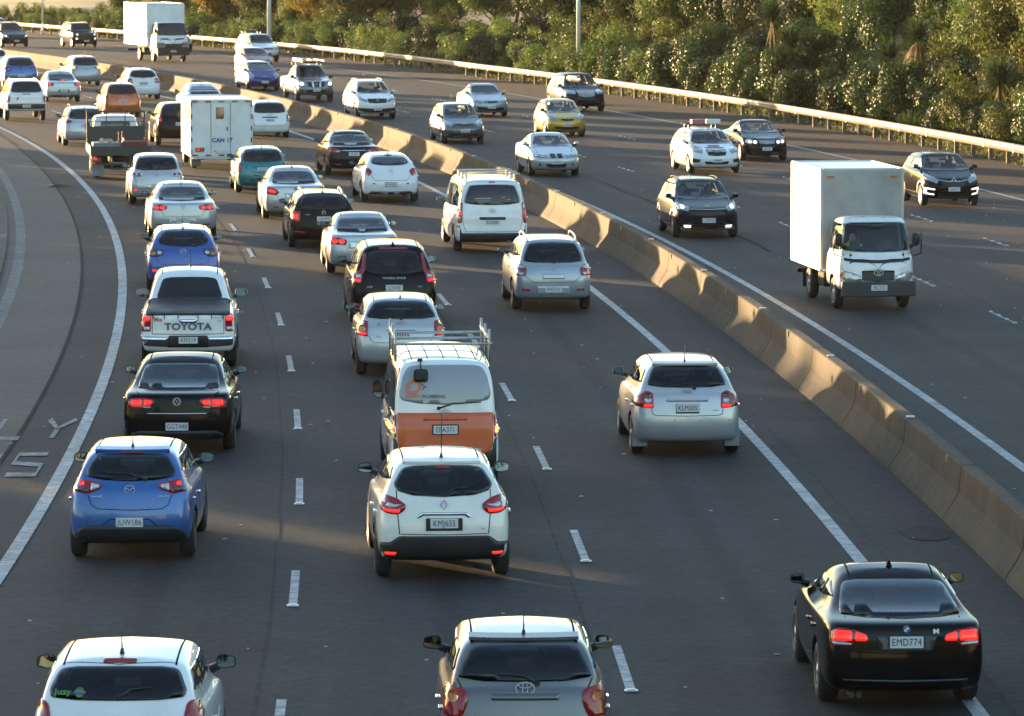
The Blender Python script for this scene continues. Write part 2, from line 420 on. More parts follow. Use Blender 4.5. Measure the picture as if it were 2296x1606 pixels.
AX = dict(rear=((0, 1, 0), lambda u, v: (u, -20, v)), front=((0, -1, 0), lambda u, v: (u, 20, v)),
          right=((-1, 0, 0), lambda u, v: (20, u, v)), left=((1, 0, 0), lambda u, v: (-20, u, v)), top=((0, 0, -1), lambda u, v: (u, v, 20)))
class Skin:
    """finds points on a finished body so that glass, lamps and trim can be fitted to it"""
    def __init__(s, me, spec):
        s.b = BVHTree.FromPolygons([v.co for v in me.vertices], [tuple(p.vertices) for p in me.polygons]); s.s = spec
    def hit(s, axis, u, v):
        d, f = AX[axis]; d = Vector(d); lim = s.s['H']*.5
        u0, v0 = u, v
        for k in range(40):
            h = s.b.ray_cast(Vector(f(u, v)), d)
            if h[0] is not None: return h[0], h[1]
            if axis in ('rear', 'front'): u *= .985; v = v+(lim-v)*.008
            elif axis == 'top': u *= .985; v *= .99
            else: v = v+(lim*1.2-v)*.03; u *= .995
        h = s.b.find_nearest(Vector(f(u, v))+d*(19 if axis in ('rear', 'front') else 19.2)); return h[0], h[1]
    def patch(s, name, poly, axis, mat, parent, off=.009, rnd=.03, step=.055, skirt=.03, smooth=True):
        off = max(off, .009); step = min(step, .055)
        P = round_poly(poly, rnd) if rnd else [Vector(p) for p in poly]
        pts, tris, nb = fill2d([(p[0], p[1]) for p in P], step)
        d = Vector(AX[axis][0]); bm = bmesh.new(); vs = []
        for u, v in pts:
            h, n = s.hit(axis, u, v); vs.append(bm.verts.new(h + (n*.5-d*.8).normalized()*off))
        for t in tris:
            try: f = bm.faces.new([vs[i] for i in t]); f.smooth = smooth
            except ValueError: pass
        bmesh.ops.recalc_face_normals(bm, faces=bm.faces)
        tot = sum((f.normal for f in bm.faces), Vector())
        if tot.dot(d) > 0: bmesh.ops.reverse_faces(bm, faces=bm.faces)
        if skirt:
            bk = [bm.verts.new(vs[i].co + d*skirt) for i in range(nb)]
            for i in range(nb):
                j = (i+1) % nb
                try: bm.faces.new((vs[i], vs[j], bk[j], bk[i]))
                except ValueError: pass
        return obj(name, bm, parent, mat)
    def line(s, bm, pts, axis, w=.012, off=.003, closed=False, mi=0):
        P = resample(pts, .06, closed); n = len(P); d = Vector(AX[axis][0]); L, R = [], []
        for i in range(n):
            a = P[i-1] if (closed or i) else P[i]; b = P[(i+1) % n] if (closed or i < n-1) else P[i]
            t = b-a; t = t.normalized() if t.length > 1e-9 else Vector((1, 0)); nn = Vector((-t[1], t[0]))*w/2
            for lst, q in ((L, P[i]+nn), (R, P[i]-nn)):
                h, nr = s.hit(axis, q[0], q[1]); lst.append(bm.verts.new(h+(nr*.6-d*.6).normalized()*off))
        for i in range(n if closed else n-1):
            j = (i+1) % n
            try:
                f = bm.faces.new((L[i], L[j], R[j], R[i])); f.material_index = mi
            except ValueError: pass

WHEELS = {}
def wheel_meshes(r, w, style):
    key = (round(r, 3), round(w, 3), style)
    if key in WHEELS: return WHEELS[key]
    bm = bmesh.new(); ri = r*.68
    bm_lathe_x(bm, [(-w/2+.01, ri*.9), (-w/2, ri+.01), (-w/2+.008, r*.90), (-w/2+.04, r-.006), (-w/6, r), (w/6, r), (w/2-.04, r-.006), (w/2-.008, r*.90), (w/2, ri+.01), (w/2-.01, ri*.9)], 32)
    t = bpy.data.meshes.new('tyre'); bm.to_mesh(t); bm.free(); t.materials.append(M['rubber'])
    bm = bmesh.new()                                  # outer face at +x
    bm_lathe_x(bm, [(w/2-.012, ri+.012), (w/2-.004, ri-.008), (w/2-.03, ri-.03), (w/2-.12, ri-.045), (w/2-.12, .02)], 32, 0)
    for f in bm.faces:
        if all(abs(v.co.x-(w/2-.12)) < 1e-4 for v in f.verts): f.material_index = 1
    n = 5 if style == 5 else 10
    for i in range(n):
        a = 2*pi*i/n; sp = .05 if n == 5 else .022
        q = Matrix.Rotation(a, 3, 'X')
        bm_box(bm, q @ Vector((w/2-.035, 0, ri*.5)), (.03, sp*2 if n == 5 else sp*2, ri*.98), q, 0)
    bm_lathe_x(bm, [(w/2-.05, .07), (w/2-.012, .065), (w/2-.008, .0)], 16, 0)
    m = bpy.data.meshes.new('rim'); bm.to_mesh(m); bm.free(); m.materials.append(M['rim']); m.materials.append(M['dark'])
    WHEELS[key] = (t, m); return t, m
def add_wheels(root, ys, hb, r, w, style=5, dual=False):
    t, m = wheel_meshes(r, w, style)
    for y in ys:
        for sx in (-1, 1):
            o = obj('wheel', t, root); o.location = (sx*(hb-w/2-.012), y, r)
            if sx < 0: o.rotation_euler = (0, 0, pi)
            obj('rim', m, o)
MIR = {}
def side_mirror(root, x, y, z, sx, mat, kind=0, size=1.0):
    """door mirror: shell on a short arm, glass facing the tail of the vehicle"""
    key = (mat.name, kind, size)
    if key not in MIR:
        w, h, d = .175*size, .13*size, .10*size
        if kind == 1: w, h = .17*size, .18*size
        if kind == 2: w, h = .17*size, .30*size
        bm = bmesh.new(); prof = []
        for t, sc in ((0, .97), (.03, 1.0), (.45, .92), (.8, .66), (1.0, .3)):
            prof.append([bm.verts.new((w/2+(w/2)*sc*sgn(cos(a))*abs(cos(a))**.55 + (0 if cos(a) > 0 else .0), d*t, (h/2)*sc*sgn(sin(a))*abs(sin(a))**.6*(1 if cos(a) < .3 else .86))) for a in [2*pi*i/20 for i in range(20)]])
        for a, b in zip(prof[:-1], prof[1:]):
            for i in range(20):
                f = bm.faces.new((a[i], a[(i+1) % 20], b[(i+1) % 20], b[i])); f.smooth = True
        bm.faces.new(prof[-1]); f = bm.faces.new(prof[0][::-1]); f.material_index = 1
        bm_tube(bm, (.06, .05, -h*.20), (-.06, .06, -h*.55), .036, .050, 8, 1)
        bmesh.ops.recalc_face_normals(bm, faces=bm.faces)
        me = bpy.data.meshes.new('side_mirror'); bm.to_mesh(me); bm.free(); me.materials.append(mat); me.materials.append(M['black'])
        g = bmesh.new()
        P = [(w/2+(w/2-.014)*sgn(cos(a))*abs(cos(a))**.55, (h/2-.014)*sgn(sin(a))*abs(sin(a))**.6*(1 if cos(a) < .3 else .86)) for a in [2*pi*i/20 for i in range(20)]]
        fr = [g.verts.new((px, -.004, pz)) for px, pz in P]; f = g.faces.new(fr); 
        if f.normal.y > 0: f.normal_flip()
        bk = [g.verts.new((px, .004, pz)) for px, pz in P]
        for i in range(20): g.faces.new((fr[i], fr[(i+1) % 20], bk[(i+1) % 20], bk[i]))
        gm = bpy.data.meshes.new('mirror_glass'); g.to_mesh(gm); g.free(); gm.materials.append(M['mirror'])
        MIR[key] = (me, gm)
    me, gm = MIR[key]
    o = obj('side_mirror', me, root); o.location = (x*sx, y, z); o.scale = (sx, 1, 1); o.rotation_euler = (radians(-4), 0, radians(-6)*sx)
    obj('mirror_glass', gm, o)
def sgn(x): return -1 if x < 0 else 1

def emblem(kind, s):
    """maker's badge, height about s, in the xz plane facing -y"""
    P = []
    if kind == 'ovals':
        P += stroke(ellipse(.70*s, .48*s), .09*s, True)+stroke(ellipse(.20*s, .44*s, 0, .02*s), .07*s, True)+stroke(ellipse(.48*s, .19*s, 0, .24*s), .07*s, True)
    elif kind == 'vw':
        P += stroke(ellipse(.5*s, .5*s), .08*s, True)+stroke([(-.24*s, .36*s), (0, -.02*s), (.24*s, .36*s)], .08*s)+stroke([(-.40*s, .12*s), (-.18*s, -.38*s), (0, .0), (.18*s, -.38*s), (.40*s, .12*s)], .08*s)
    elif kind == 'diamond':
        P += stroke([(0, .55*s), (.36*s, 0), (0, -.55*s), (-.36*s, 0)], .17*s, True)
    elif kind == 'wings':
        P += stroke(ellipse(.58*s, .48*s), .08*s, True)+stroke([(-.50*s, .12*s), (-.26*s, .12*s), (0, -.12*s), (.26*s, .12*s), (.50*s, .12*s)], .09*s)
    elif kind == 'bar':
        P += stroke(ellipse(.5*s, .45*s), .09*s, True)+stroke([(-.68*s, 0), (.68*s, 0)], .18*s)
    elif kind == 'h':
        P += stroke([(-.28*s, .4*s), (-.22*s, -.4*s)], .12*s)+stroke([(.28*s, .4*s), (.22*s, -.4*s)], .12*s)+stroke([(-.24*s, 0), (.24*s, 0)], .12*s)
    elif kind == 'hs':
        P += stroke(ellipse(.66*s, .42*s), .08*s, True)+stroke([(-.25*s, .25*s), (-.18*s, -.28*s)], .1*s)+stroke([(.18*s, .28*s), (.25*s, -.25*s)], .1*s)+stroke([(-.2*s, -.05*s), (.2*s, .05*s)], .1*s)
    elif kind == 'star3':
        for a in (90, 210, 330):
            c, d = cos(radians(a)), sin(radians(a)); e, f = -d, c
            P.append([(0, 0), (.28*s*c+.16*s*e, .28*s*d+.16*s*f), (.55*s*c, .55*s*d), (.28*s*c-.16*s*e, .28*s*d-.16*s*f)])
    elif kind == 'star':
        P += stroke(ellipse(.5*s, .5*s), .06*s, True)
        for a in (90, 210, 330): P += stroke([(0, 0), (.48*s*cos(radians(a)), .48*s*sin(radians(a)))], .08*s)
    elif kind == 'oval':
        P += stroke(ellipse(.62*s, .36*s), .10*s, True)+stroke([(-.3*s, 0), (.3*s, 0)], .16*s)
    else:
        P += stroke(ellipse(.5*s, .5*s), .10*s, True)+stroke([(-.2*s, -.1*s), (0, .2*s), (.2*s, -.1*s)], .1*s)
    return poly_plate(P, .012)
def add_emblem(root, kind, s, p, front=False):
    if kind == 'roundel':
        bm = poly_plate([ellipse(.5*s, .5*s)], .012)
        o = obj('badge', bm, root, M['ink'])
        for i in range(4):
            q = poly_plate([[(0, 0)]+[(.33*s*cos(a), .33*s*sin(a)) for a in [pi/2*i+pi/2*j/5 for j in range(6)]]], .004)
            e = obj('badge_quarter', q, o, M['white'] if i % 2 == 0 else pmat('badge_blue', (.05, .16, .45), .3)); e.location = (0, -.003, 0)
        e = obj('badge_ring', poly_plate(stroke(ellipse(.46*s, .46*s), .06*s, True), .006), o, M['chrome']); e.location = (0, -.004, 0)
    else: o = obj('badge', emblem(kind, s), root, M['badge'])
    o.location = p
    if front: o.rotation_euler = (0, 0, pi)
    return o
def add_plate(root, text, p, front=False, frame=None, small=False, tilt=0):
    """number plate, 360 x 125 mm"""
    if frame:
        fr = obj('plate_surround', box((0, .006, frame[2] if len(frame) > 2 else 0), (frame[0], .012, frame[1]), .004), root, M['black'])
        fr.location = p; fr.rotation_euler = (tilt, 0, pi if front else 0)
        off = -.010 if not front else .010
    else: off = 0
    o = obj('number_plate', box((0, 0, 0), (.36, .008, .125), .003), root, M['plate'])
    o.location = (p[0], p[1]+off, p[2]); o.rotation_euler = (tilt, 0, pi if front else 0)
    if text is None:                                            # too blurred to read
        bm = bmesh.new()
        for i in range(6): bm_box(bm, (-.125+.05*i, -.0055, 0), (.026, .003, .062))
        obj('plate_smudge', bm, o, M['greytext'])
    else:
        e = obj('plate_lettering', text_mesh(text, .110, 'CENTER', 0.), o, M['ink'])
        e.location = (0, -.0055, -.002); e.rotation_euler = (pi/2, 0, 0); e.scale = (.80, 1.02, 1)
    return o
def add_text(root, s, size, p, mat, front=False, sx=1, bold=0., axis='rear', name='lettering', align='CENTER'):
    o = obj(name, text_mesh(s, size, align, bold), root)
    if not o.data.materials: o.data.materials.append(mat)
    else:
        o.material_slots[0].link = 'OBJECT'; o.material_slots[0].material = mat
    o.location = p; o.rotation_euler = (pi/2, 0, {'rear': 0, 'front': pi, 'right': pi/2, 'left': -pi/2}[axis]); o.scale = (sx, 1, 1)
    return o
def person(root, p, top='cloth', name='person', label='person in dark clothing driving'):
    """seated driver seen through the glass: one continuous bust with arms on the wheel (skin modifier)"""
    V = [(0, 0, 0), (0, 0, .22), (0, .01, .44), (0, .02, .53), (0, .05, .60), (0, .06, .72), (.17, .02, .42), (.25, .10, .22), (.19, .32, .22), (.12, .42, .28), (-.17, .02, .42), (-.25, .10, .22), (-.19, .32, .22), (-.12, .42, .28)]
    Rr = [.15, .15, .12, .062, .075, .092, .075, .056, .046, .04, .075, .056, .046, .04]
    E_ = [(0, 1), (1, 2), (2, 3), (3, 4), (4, 5), (2, 6), (6, 7), (7, 8), (8, 9), (2, 10), (10, 11), (11, 12), (12, 13)]
    return V, Rr, E_

def build_bodies():
    for k in CARS: plan_glass(k)
    dg = bpy.context.evaluated_depsgraph_get(); dg.update()
    for k in CARS:
        k.me = bpy.data.meshes.new_from_object(k.cage.evaluated_get(dg)); k.me.name = 'body'
    cut = []
    for k in CARS:
        k.skin = Skin(k.me, k.s)
        k.cage.modifiers.clear(); k.cage.data = k.me
        k.me.materials.append(k.paint); k.me.materials.append(M['dark']); k.me.materials.append(M['trim'])
        gc = k.s['gc']
        for p in k.me.polygons:
            p.use_smooth = True
            if p.center.z < gc+.055 and p.normal.z < -.3: p.material_index = 1
        c = obj('arch_cutter', wheel_cutter(k.s), k.root); c.data.materials.append(k.paint); c.data.materials.append(M['dark']); cut.append(c)
        md = k.cage.modifiers.new('b', 'BOOLEAN'); md.operation = 'DIFFERENCE'; md.object = c; md.solver = 'EXACT'
    for k in CARS:
        if not k.s.get('open'): continue
        s = k.s; R, F = -s['L']/2, s['L']/2; out = []
        mid = lerp(R+s['rr'], F-s['fr'], .5)
        def shrink(P, q=.955):
            cx_, cz_ = sum(p[0] for p in P)/len(P), sum(p[1] for p in P)/len(P)
            return [(cx_+(p[0]-cx_)*q, cz_+(p[1]-cz_)*q) for p in P]
        if s.get('rwin') and not s.get('rglass'): out.append((shrink(half(s['rwin'])), 'y', R-1, mid+.25))
        if k.wspoly: out.append((shrink(half(k.wspoly)), 'y', F+1, (mid-.25) if s.get('rwin') else R+.22))
        for i in range(0, len(k.sidepolys), 1): out.append((shrink(k.sidepolys[i], .93), 'x', -3, 3))
        for poly, ax, a, b_ in out:
            bm = bmesh.new(); P = [Vector(q) for q in round_poly(poly, .04)]
            v = [[bm.verts.new((p[0], t, p[1]) if ax == 'y' else (t, p[0], p[1])) for p in P] for t in (a, b_)]; n = len(P)
            for i in range(n): bm.faces.new((v[0][i], v[0][(i+1) % n], v[1][(i+1) % n], v[1][i]))
            bm.faces.new(v[0]); bm.faces.new(v[1]); bmesh.ops.recalc_face_normals(bm, faces=bm.faces)
            for f in bm.faces: f.material_index = 2
            c = obj('window_cutter', bm, k.root)
            for m_ in (k.paint, M['dark'], M['trim']): c.data.materials.append(m_)
            cut.append(c)
            md = k.cage.modifiers.new('w', 'BOOLEAN'); md.operation = 'DIFFERENCE'; md.object = c; md.solver = 'EXACT'
    dg = bpy.context.evaluated_depsgraph_get(); dg.update()
    new = [bpy.data.meshes.new_from_object(k.cage.evaluated_get(dg)) for k in CARS]
    for k, me in zip(CARS, new):
        k.cage.modifiers.clear(); k.cage.data = me; me.name = 'body'
        for p in me.polygons: p.use_smooth = p.material_index == 0
        me.set_sharp_from_angle(angle=radians(42))
    for c in cut: bpy.data.objects.remove(c)

def plan_glass(k):
    """outlines of the windscreen and of the side windows"""
    s = k.s; L, H = s['L'], s['H']; hb = s['W']/2; R, F = -L/2, L/2
    zb0, zt0 = max(s['zbr'], s['zbf'])+.055, s.get('zt') or H-.155
    def yA(z): return lerp(F-s['fc'], F-s['fr'], (z-s['zc'])/(H-s['zrf']-.05-s['zc']))-.17
    def yC(z): return lerp(R+s['rg'], R+s['rr'], max(0, (z-s['zg'])/(H-s['zrr']-.05-s['zg'])))+s['cpill']
    yfa, yfb, yra, yrb = yA(zb0), yA(zt0), yC(zb0), yC(zt0)
    k.zb0, k.zt0, k.yfa, k.yra = zb0, zt0, yfa, yra
    cuts = s['posts'] if 'posts' in s and s['posts'] is not None else [lerp(yrb, yfb, .47)]
    edges = [(yra, yrb)]+[(c, c-.03) for c in cuts]+[(yfa, yfb)]; zr = s.get('rise', .05); k.cuts = cuts; k.sidepolys = []
    for (a0, a1), (b0, b1), i in zip(edges[:-1], edges[1:], range(9)):
        lo = .035 if i else 0; hi = .035 if i < len(edges)-2 else 0
        za = zb0+zr*(1-(a0-yra)/(yfa-yra)); zb_ = zb0+zr*(1-(b0-yra)/(yfa-yra))
        k.sidepolys.append([(a0+lo, za+(.05 if i == 0 and len(cuts) else 0)), (b0-hi, zb_), (b1-hi, zt0), (a1+lo, zt0)])
    ws = s.get('ws')
    if not ws:
        zt, zb_ = H-s['zrf']-.06, s['zc']+.015; wt, wb = s['roofw']-.02, hb-s['gb']-.06
        ws = [(0, zt+.012), (wt*.7, zt+.004), (wt, zt-.02), ((wt+wb)/2+.02, (zt+zb_)/2-.05), (wb, zb_+.035), (wb*.7, zb_+.0), (0, zb_-.012)]
    k.wspoly = ws
HEAD = []
def cabin(k):
    """seats, head restraints and wheel seen through the glass"""
    s = k.s; R, F = -s['L']/2, s['L']/2; z0 = max(s['zg'], k.zb0)
    if not HEAD:
        bm = bmesh.new(); bm_box(bm, (0, 0, .19), (.25, .10, .17), None, 0, .04); bm_box(bm, (0, .01, .0), (.46, .13, .30), None, 0, .05)
        for x in (-.06, .06): bm_tube(bm, (x, 0, .05), (x, 0, .15), .008, .008, 5)
        me = bpy.data.meshes.new('seat'); bm.to_mesh(me); bm.free(); me.materials.append(M['seat']); HEAD.append(me)
    yf = lerp(R+s['rr'], F-s['fr'], .62)
    for x in (-.36, .36):
        o = obj('seat', HEAD[0], k.root); o.location = (x, yf, z0-.08); o.rotation_euler = (radians(8), 0, 0)
        if s['type'] != 'ute':
            o = obj('seat', HEAD[0], k.root); o.location = (x, max(R+.95, lerp(R+s['rr'], F-s['fr'], .12)), z0-.16); o.scale = (1, 1, .85)
    bm = bmesh.new(); q = Matrix.Rotation(radians(-25), 3, 'X'); c = Vector((.36, yf+.55, z0-.06))
    bm_path(bm, [c+q @ Vector((.18*cos(t), 0, .18*sin(t))) for t in [2*pi*i/16 for i in range(17)]], .014, 5); obj('steering_wheel', bm, k.root, M['black'])
    obj('dashboard', box((0, F-s['fc']-.30, z0-.10), (s['W']-.45, .45, .12), .04), k.root, M['seat'])
    o = obj('rear_view_mirror', box((0, F-s['fr']+.12, s['H']-.20), (.22, .03, .06), .01), k.root, M['black'])

def dress(k):
    """glass, lamps, trim, wheels, plates"""
    s, root, sk = k.s, k.root, k.skin
    L, Wd, H = s['L'], s['W'], s['H']; hb = Wd/2; R, F = -L/2, L/2
    glass = M[s.get('glass', 'glass')]; sglass = fglass = glass
    if s.get('open'):
        glass = M['tinted'] if s.get('open') != 'clear' else M['screen']; sglass = glass; fglass = M['screen']; cabin(k)
    def P(name, poly, axis, mat, **kw): return sk.patch(name, poly, axis, M[mat] if isinstance(mat, str) else mat, root, **kw)
    def at_rear(x, z, o=.012):
        h, n = sk.hit('rear', x, z); return (x, h.y-o, z)
    def at_front(x, z, o=.012):
        h, n = sk.hit('front', x, z); return (x, h.y+o, z)
    add_wheels(root, (R+s['ro'], F-s['fo']), hb, s['wr'], s.get('tw', .215), s.get('style', 5))
    # ---- side glass: between windscreen pillar and tail pillar, split at the door posts
    zb0, zt0, yfa, yra, cuts = k.zb0, k.zt0, k.yfa, k.yra, list(k.cuts)
    if s.get('side', True):
        for ax in ('left', 'right'):
            for poly in k.sidepolys: P('side_window', poly, ax, sglass, rnd=.05)
            if s.get('handles', True):
                bm = bmesh.new()
                for c in cuts+[yra+.25]:
                    h, n = sk.hit(ax, c-.12, s['zbf']-.14); bm_box(bm, h+n*.015, (.03, .16, .03), None, 0, .008)
                obj('door_handle', bm, root, M['chrome'] if s.get('chromeh') else k.paint)
            bm = bmesh.new()
            if cuts: sk.line(bm, [(cuts[-1]-.02, zt0), (cuts[-1]+.01, zb0), (cuts[-1]-.02, .36)], ax)
            sk.line(bm, [(yfa+.02, zb0-.05), (yfa+.10, .62), (yfa-.02, .36)], ax)
            sk.line(bm, [(yra+.10, zb0-.02), (yra+.22, .70)], ax)
            if s.get('cladding'):
                pass
            obj('door_seam', bm, root, M['seam'])
            if s.get('rub'):
                bm = bmesh.new(); sk.line(bm, [(R+.9, .56), (F-.9, .56)], ax, w=.06, off=.012); obj('side_moulding', bm, root, M['black'])
            if s.get('clad'):
                bm = bmesh.new(); sk.line(bm, [(R+s['ro']+s['wr']+.1, s['gc']+.13), (F-s['fo']-s['wr']-.1, s['gc']+.13)], ax, w=.16, off=.010)
                for yw in (R+s['ro'], F-s['fo']):
                    rr_ = s['wr']+.085
                    sk.line(bm, [(yw+rr_*cos(t), s['wr']+rr_*sin(t)) for t in [pi*i/14 for i in range(15)]], ax, w=.055, off=.012)
                obj('arch_trim', bm, root, M['black'])
    # ---- windscreen and rear glass
    ws = k.wspoly
    if ws != 'none':
        P('windscreen', half(ws), 'front', fglass)
        bm = bmesh.new()
        for x0, x1 in ((.48, -.05), (-.12, -.52)):
            a = Vector(at_front(x0*hb, s['zc']+.05, .012)); b = Vector(at_front(x1*hb, s['zc']+.06, .012)); bm_tube(bm, a, b, .011, .008, 5)
        obj('wiper', bm, root, M['black'])
    rw = s.get('rwin')
    if rw:
        P('rear_window', half(rw), 'rear', M[s['rglass']] if s.get('rglass') else glass, rnd=s.get('rwr', .06))
        if s.get('band'):                    # printed dark border leaving a lighter clear pane
            P('rear_window_pane', half([(x*s['band'], lerp(rw[-1][1], z, s['band']*.5+.42)+.006) for x, z in rw]), 'rear', M['glassg'], rnd=.08, off=.009)
    if s.get('wiper'):
        x0, x1, z0 = s['wiper']; bm = bmesh.new()
        a = Vector(at_rear(x0, z0, .02)); b = Vector(at_rear(lerp(x0, x1, .35), z0+.07, .025)); c = Vector(at_rear(x1, z0+.085, .022))
        bm_tube(bm, a, b, .016, .012, 6); bm_tube(bm, b, c, .012, .007, 6); bm_tube(bm, a-Vector((0, .01, 0)), a+Vector((0, .02, 0)), .028, .028, 10)
        obj('rear_wiper', bm, root, M['black'])
    for ent in s.get('tl', ()):                          # (outline of the right-hand lamp, material, [(inner outline, material)...])
        for sx in (1, -1):
            f = (lambda q: q) if sx > 0 else mir
            t = P('tail_light', f(ent[0]), 'rear', ent[1], off=.012, rnd=ent[3] if len(ent) > 3 else .03, step=.07, skirt=.03)
            for q in ent[2]: sk.patch('lens', f(q[0]), 'rear', M[q[1]], t, off=.019, rnd=.015, step=.06, skirt=.012)
    for poly, mt in s.get('rpatch', ()): P('rear_bumper' if mt == 'black' else 'rear_panel', half(poly), 'rear', mt if mt != 'paint' else k.paint, off=.010, rnd=.03)
    for poly, mt, nm in s.get('rpair', ()):
        for sx in (1, -1): P(nm, poly if sx > 0 else mir(poly), 'rear', mt, off=.016, rnd=.012, step=.07)
    for i_, (poly, mt, nm) in enumerate(s.get('rone', ())): P(nm, poly, 'rear', mt, off=.016+.003*i_, rnd=.012, step=.07)
    if s.get('hmsl'):
        z, w = s['hmsl'][:2]; P('high_brake_light', half([(0, z+.018), (w, z+.016), (w, z-.016), (0, z-.014)]), 'rear', s['hmsl'][2] if len(s['hmsl']) > 2 else 'red', off=.010, rnd=.012)
    bm = bmesh.new()
    for ln in s.get('rseam', ()): sk.line(bm, list(ln)+[(-x, z) for x, z in reversed(ln[:-1])] if ln[-1][0] == 0 else ln, 'rear', w=.010, off=.004)
    if len(bm.verts): obj('tailgate_seam', bm, root, M['seam']); bm = bmesh.new()
    for ln in s.get('rseam2', ()):
        sk.line(bm, ln, 'rear', w=.012); sk.line(bm, mir(ln), 'rear', w=.012)
    if len(bm.verts): obj('tailgate_seam', bm, root, M['seam'])
    else: bm.free()
    if s.get('roofline', True):                          # roof drip channels
        bm = bmesh.new()
        for sx in (1, -1):
            xa = sx*(s['roofw']-.065); sk.line(bm, [(xa, R+s['rr']+.10), (xa, F-s['fr']-.12)], 'top', w=.018)
        if s.get('roofrear', True): sk.line(bm, [(-(s['roofw']-.05), R+s['rr']+.14), (0, R+s['rr']+.06), (s['roofw']-.05, R+s['rr']+.14)], 'top', w=.010)
        obj('roof_channel', bm, root, M['seam'])
    pl = s.get('plate')                                  # (text, z) rear
    if pl: add_plate(root, pl[0], at_rear(0, pl[1], .02), False, pl[2] if len(pl) > 2 else None)
    if s.get('emb'): add_emblem(root, s['emb'][0], s['emb'][2], at_rear(0, s['emb'][1], .022))
    for tx in s.get('rtext', ()):
        o = add_text(root, tx[0], tx[3], at_rear(tx[1], tx[2], .018), M[tx[4]], sx=tx[5] if len(tx) > 5 else 1, bold=tx[6] if len(tx) > 6 else 0)
        ya, yb = sk.hit('rear', tx[1], tx[2]-.04)[0].y, sk.hit('rear', tx[1], tx[2]+.04)[0].y; o.rotation_euler = (pi/2-atan2(yb-ya, .08), 0, 0)
    # ---- front
    hl = s.get('hl') or ([(hb-.40, s['zh']-.09), (hb-.42, s['zh']-.19), (hb-.13, s['zh']-.16), (hb-.07, s['zh']+.02), (hb-.15, s['zh']+.05)],)
    for poly in hl:
        for sx in (1, -1):
            t = P('headlight', poly if sx > 0 else mir(poly), 'front', 'lamplens', off=.010, rnd=.03, step=.07, skirt=.03)
            if s.get('lit'):
                cx_ = sum(p[0] for p in poly)/len(poly); cz_ = sum(p[1] for p in poly)/len(poly); r_ = s['lit'] if isinstance(s['lit'], float) else .06
                sk.patch('bulb', ellipse(r_, r_*.9, cx_*sx, cz_, 12), 'front', M['lamp'], t, off=.018, rnd=0, step=.06, skirt=.01)
    g = s.get('grille') or ([(0, s['zh']-.10), (hb-.46, s['zh']-.10), (hb-.50, s['zh']-.19), (0, s['zh']-.20)],)
    for poly in g: P('grille', half(poly), 'front', s.get('gmat', 'black'), off=.010, rnd=.03)
    lg = s.get('lgrille') or [(0, .40), (hb-.30, .40), (hb-.36, .27), (0, .25)]
    P('lower_grille', half(lg), 'front', 'black', off=.010, rnd=.03)
    for poly, mt, nm in s.get('fpatch', ()): P(nm, half(poly), 'front', mt, off=.014, rnd=.02)
    for poly, mt, nm in s.get('fpair', ()):
        for sx in (1, -1): P(nm, poly if sx > 0 else mir(poly), 'front', mt, off=.018, rnd=.012, step=.07)
    fp = s.get('fplate', (None, .46))
    if fp: add_plate(root, fp[0], at_front(0, fp[1], .025), True)
    if s.get('femb'): add_emblem(root, s['femb'][0], s['femb'][2], at_front(0, s['femb'][1], .03), True)
    # bonnet shut line
    bm = bmesh.new(); yb = F-s['fc']-.02
    for sx in (1, -1): sk.line(bm, [(sx*(hb-.22), yb), (sx*(hb-.30), F-.30)], 'top', w=.012)
    sk.line(bm, [(-(hb-.22), yb), (0, yb+.10), (hb-.22, yb)], 'top', w=.03)
    obj('bonnet_seam', bm, root, M['seam'])
    # ---- mirrors, aerial, rails
    mx, my, mz = hb-.035, yfa-.02+s.get('mdy', 0), zb0+.045+s.get('mdz', 0)
    mm = k.paint if s.get('mcol', 'paint') == 'paint' else M[s['mcol']]
    for sx in (1, -1): side_mirror(root, mx-.03, my, mz, sx, mm, s.get('mkind', 0), s.get('msize', 1.0))
    yr_roof = R+s['rr']
    an = s.get('aerial', 'whip')
    if an:
        y = yr_roof+s.get('ady', .22); h, n = sk.hit('top', 0, y); bm = bmesh.new()
        if an == 'fin':
            for i, (w_, l_) in enumerate(((.045, .16), (.03, .11), (.010, .03))): pass
            v = [[bm.verts.new((sx*w_, y+yo, h.z-.01+z_)) for w_, yo, z_ in ((.035, -.02, 0), (.0, -.05, 0), (.035, .10, 0))] for sx in (1, -1)]
            a = [bm.verts.new(q) for q in ((.035, y-.07, h.z-.005), (.035, y+.03, h.z-.005), (0, y+.12, h.z-.005), (-.035, y+.03, h.z-.005), (-.035, y-.07, h.z-.005), (.006, y-.085, h.z+.065), (-.006, y-.085, h.z+.065))]
            bmesh.ops.delete(bm, geom=[w for q in v for w in q], context='VERTS')
            for q in ((0, 1, 5), (1, 2, 5), (2, 6, 5), (2, 3, 6), (3, 4, 6), (4, 0, 5, 6)): bm.faces.new([a[i] for i in q])
            bmesh.ops.recalc_face_normals(bm, faces=bm.faces)
            obj('aerial', bm, root, k.paint)
        else:
            ln = s.get('alen', .30); bm_tube(bm, h, h+Vector((0, .02, .05)), .026, .014, 8)
            bm_tube(bm, h+Vector((0, .01, .045)), h+Vector((0, -.25*ln, .045+ln)), .008, .005, 5); obj('aerial', bm, root, M['black'])
    if s.get('rails'):
        for sx in (1, -1):
            bm = bmesh.new(); xr = sx*(s['roofw']-.03); pts = []; hh = s.get('railh', .07)
            for i in range(9):
                y = lerp(yr_roof+.12, F-s['fr']-.22, i/8); h, n = sk.hit('top', xr, y)
                pts.append(h+Vector((0, 0, hh if 0 < i < 8 else -.01)))
            bm_path(bm, pts, .021, 6)
            obj('roof_rail', bm, root, M[s['rails']] if s['rails'] != 'paint' else k.paint)
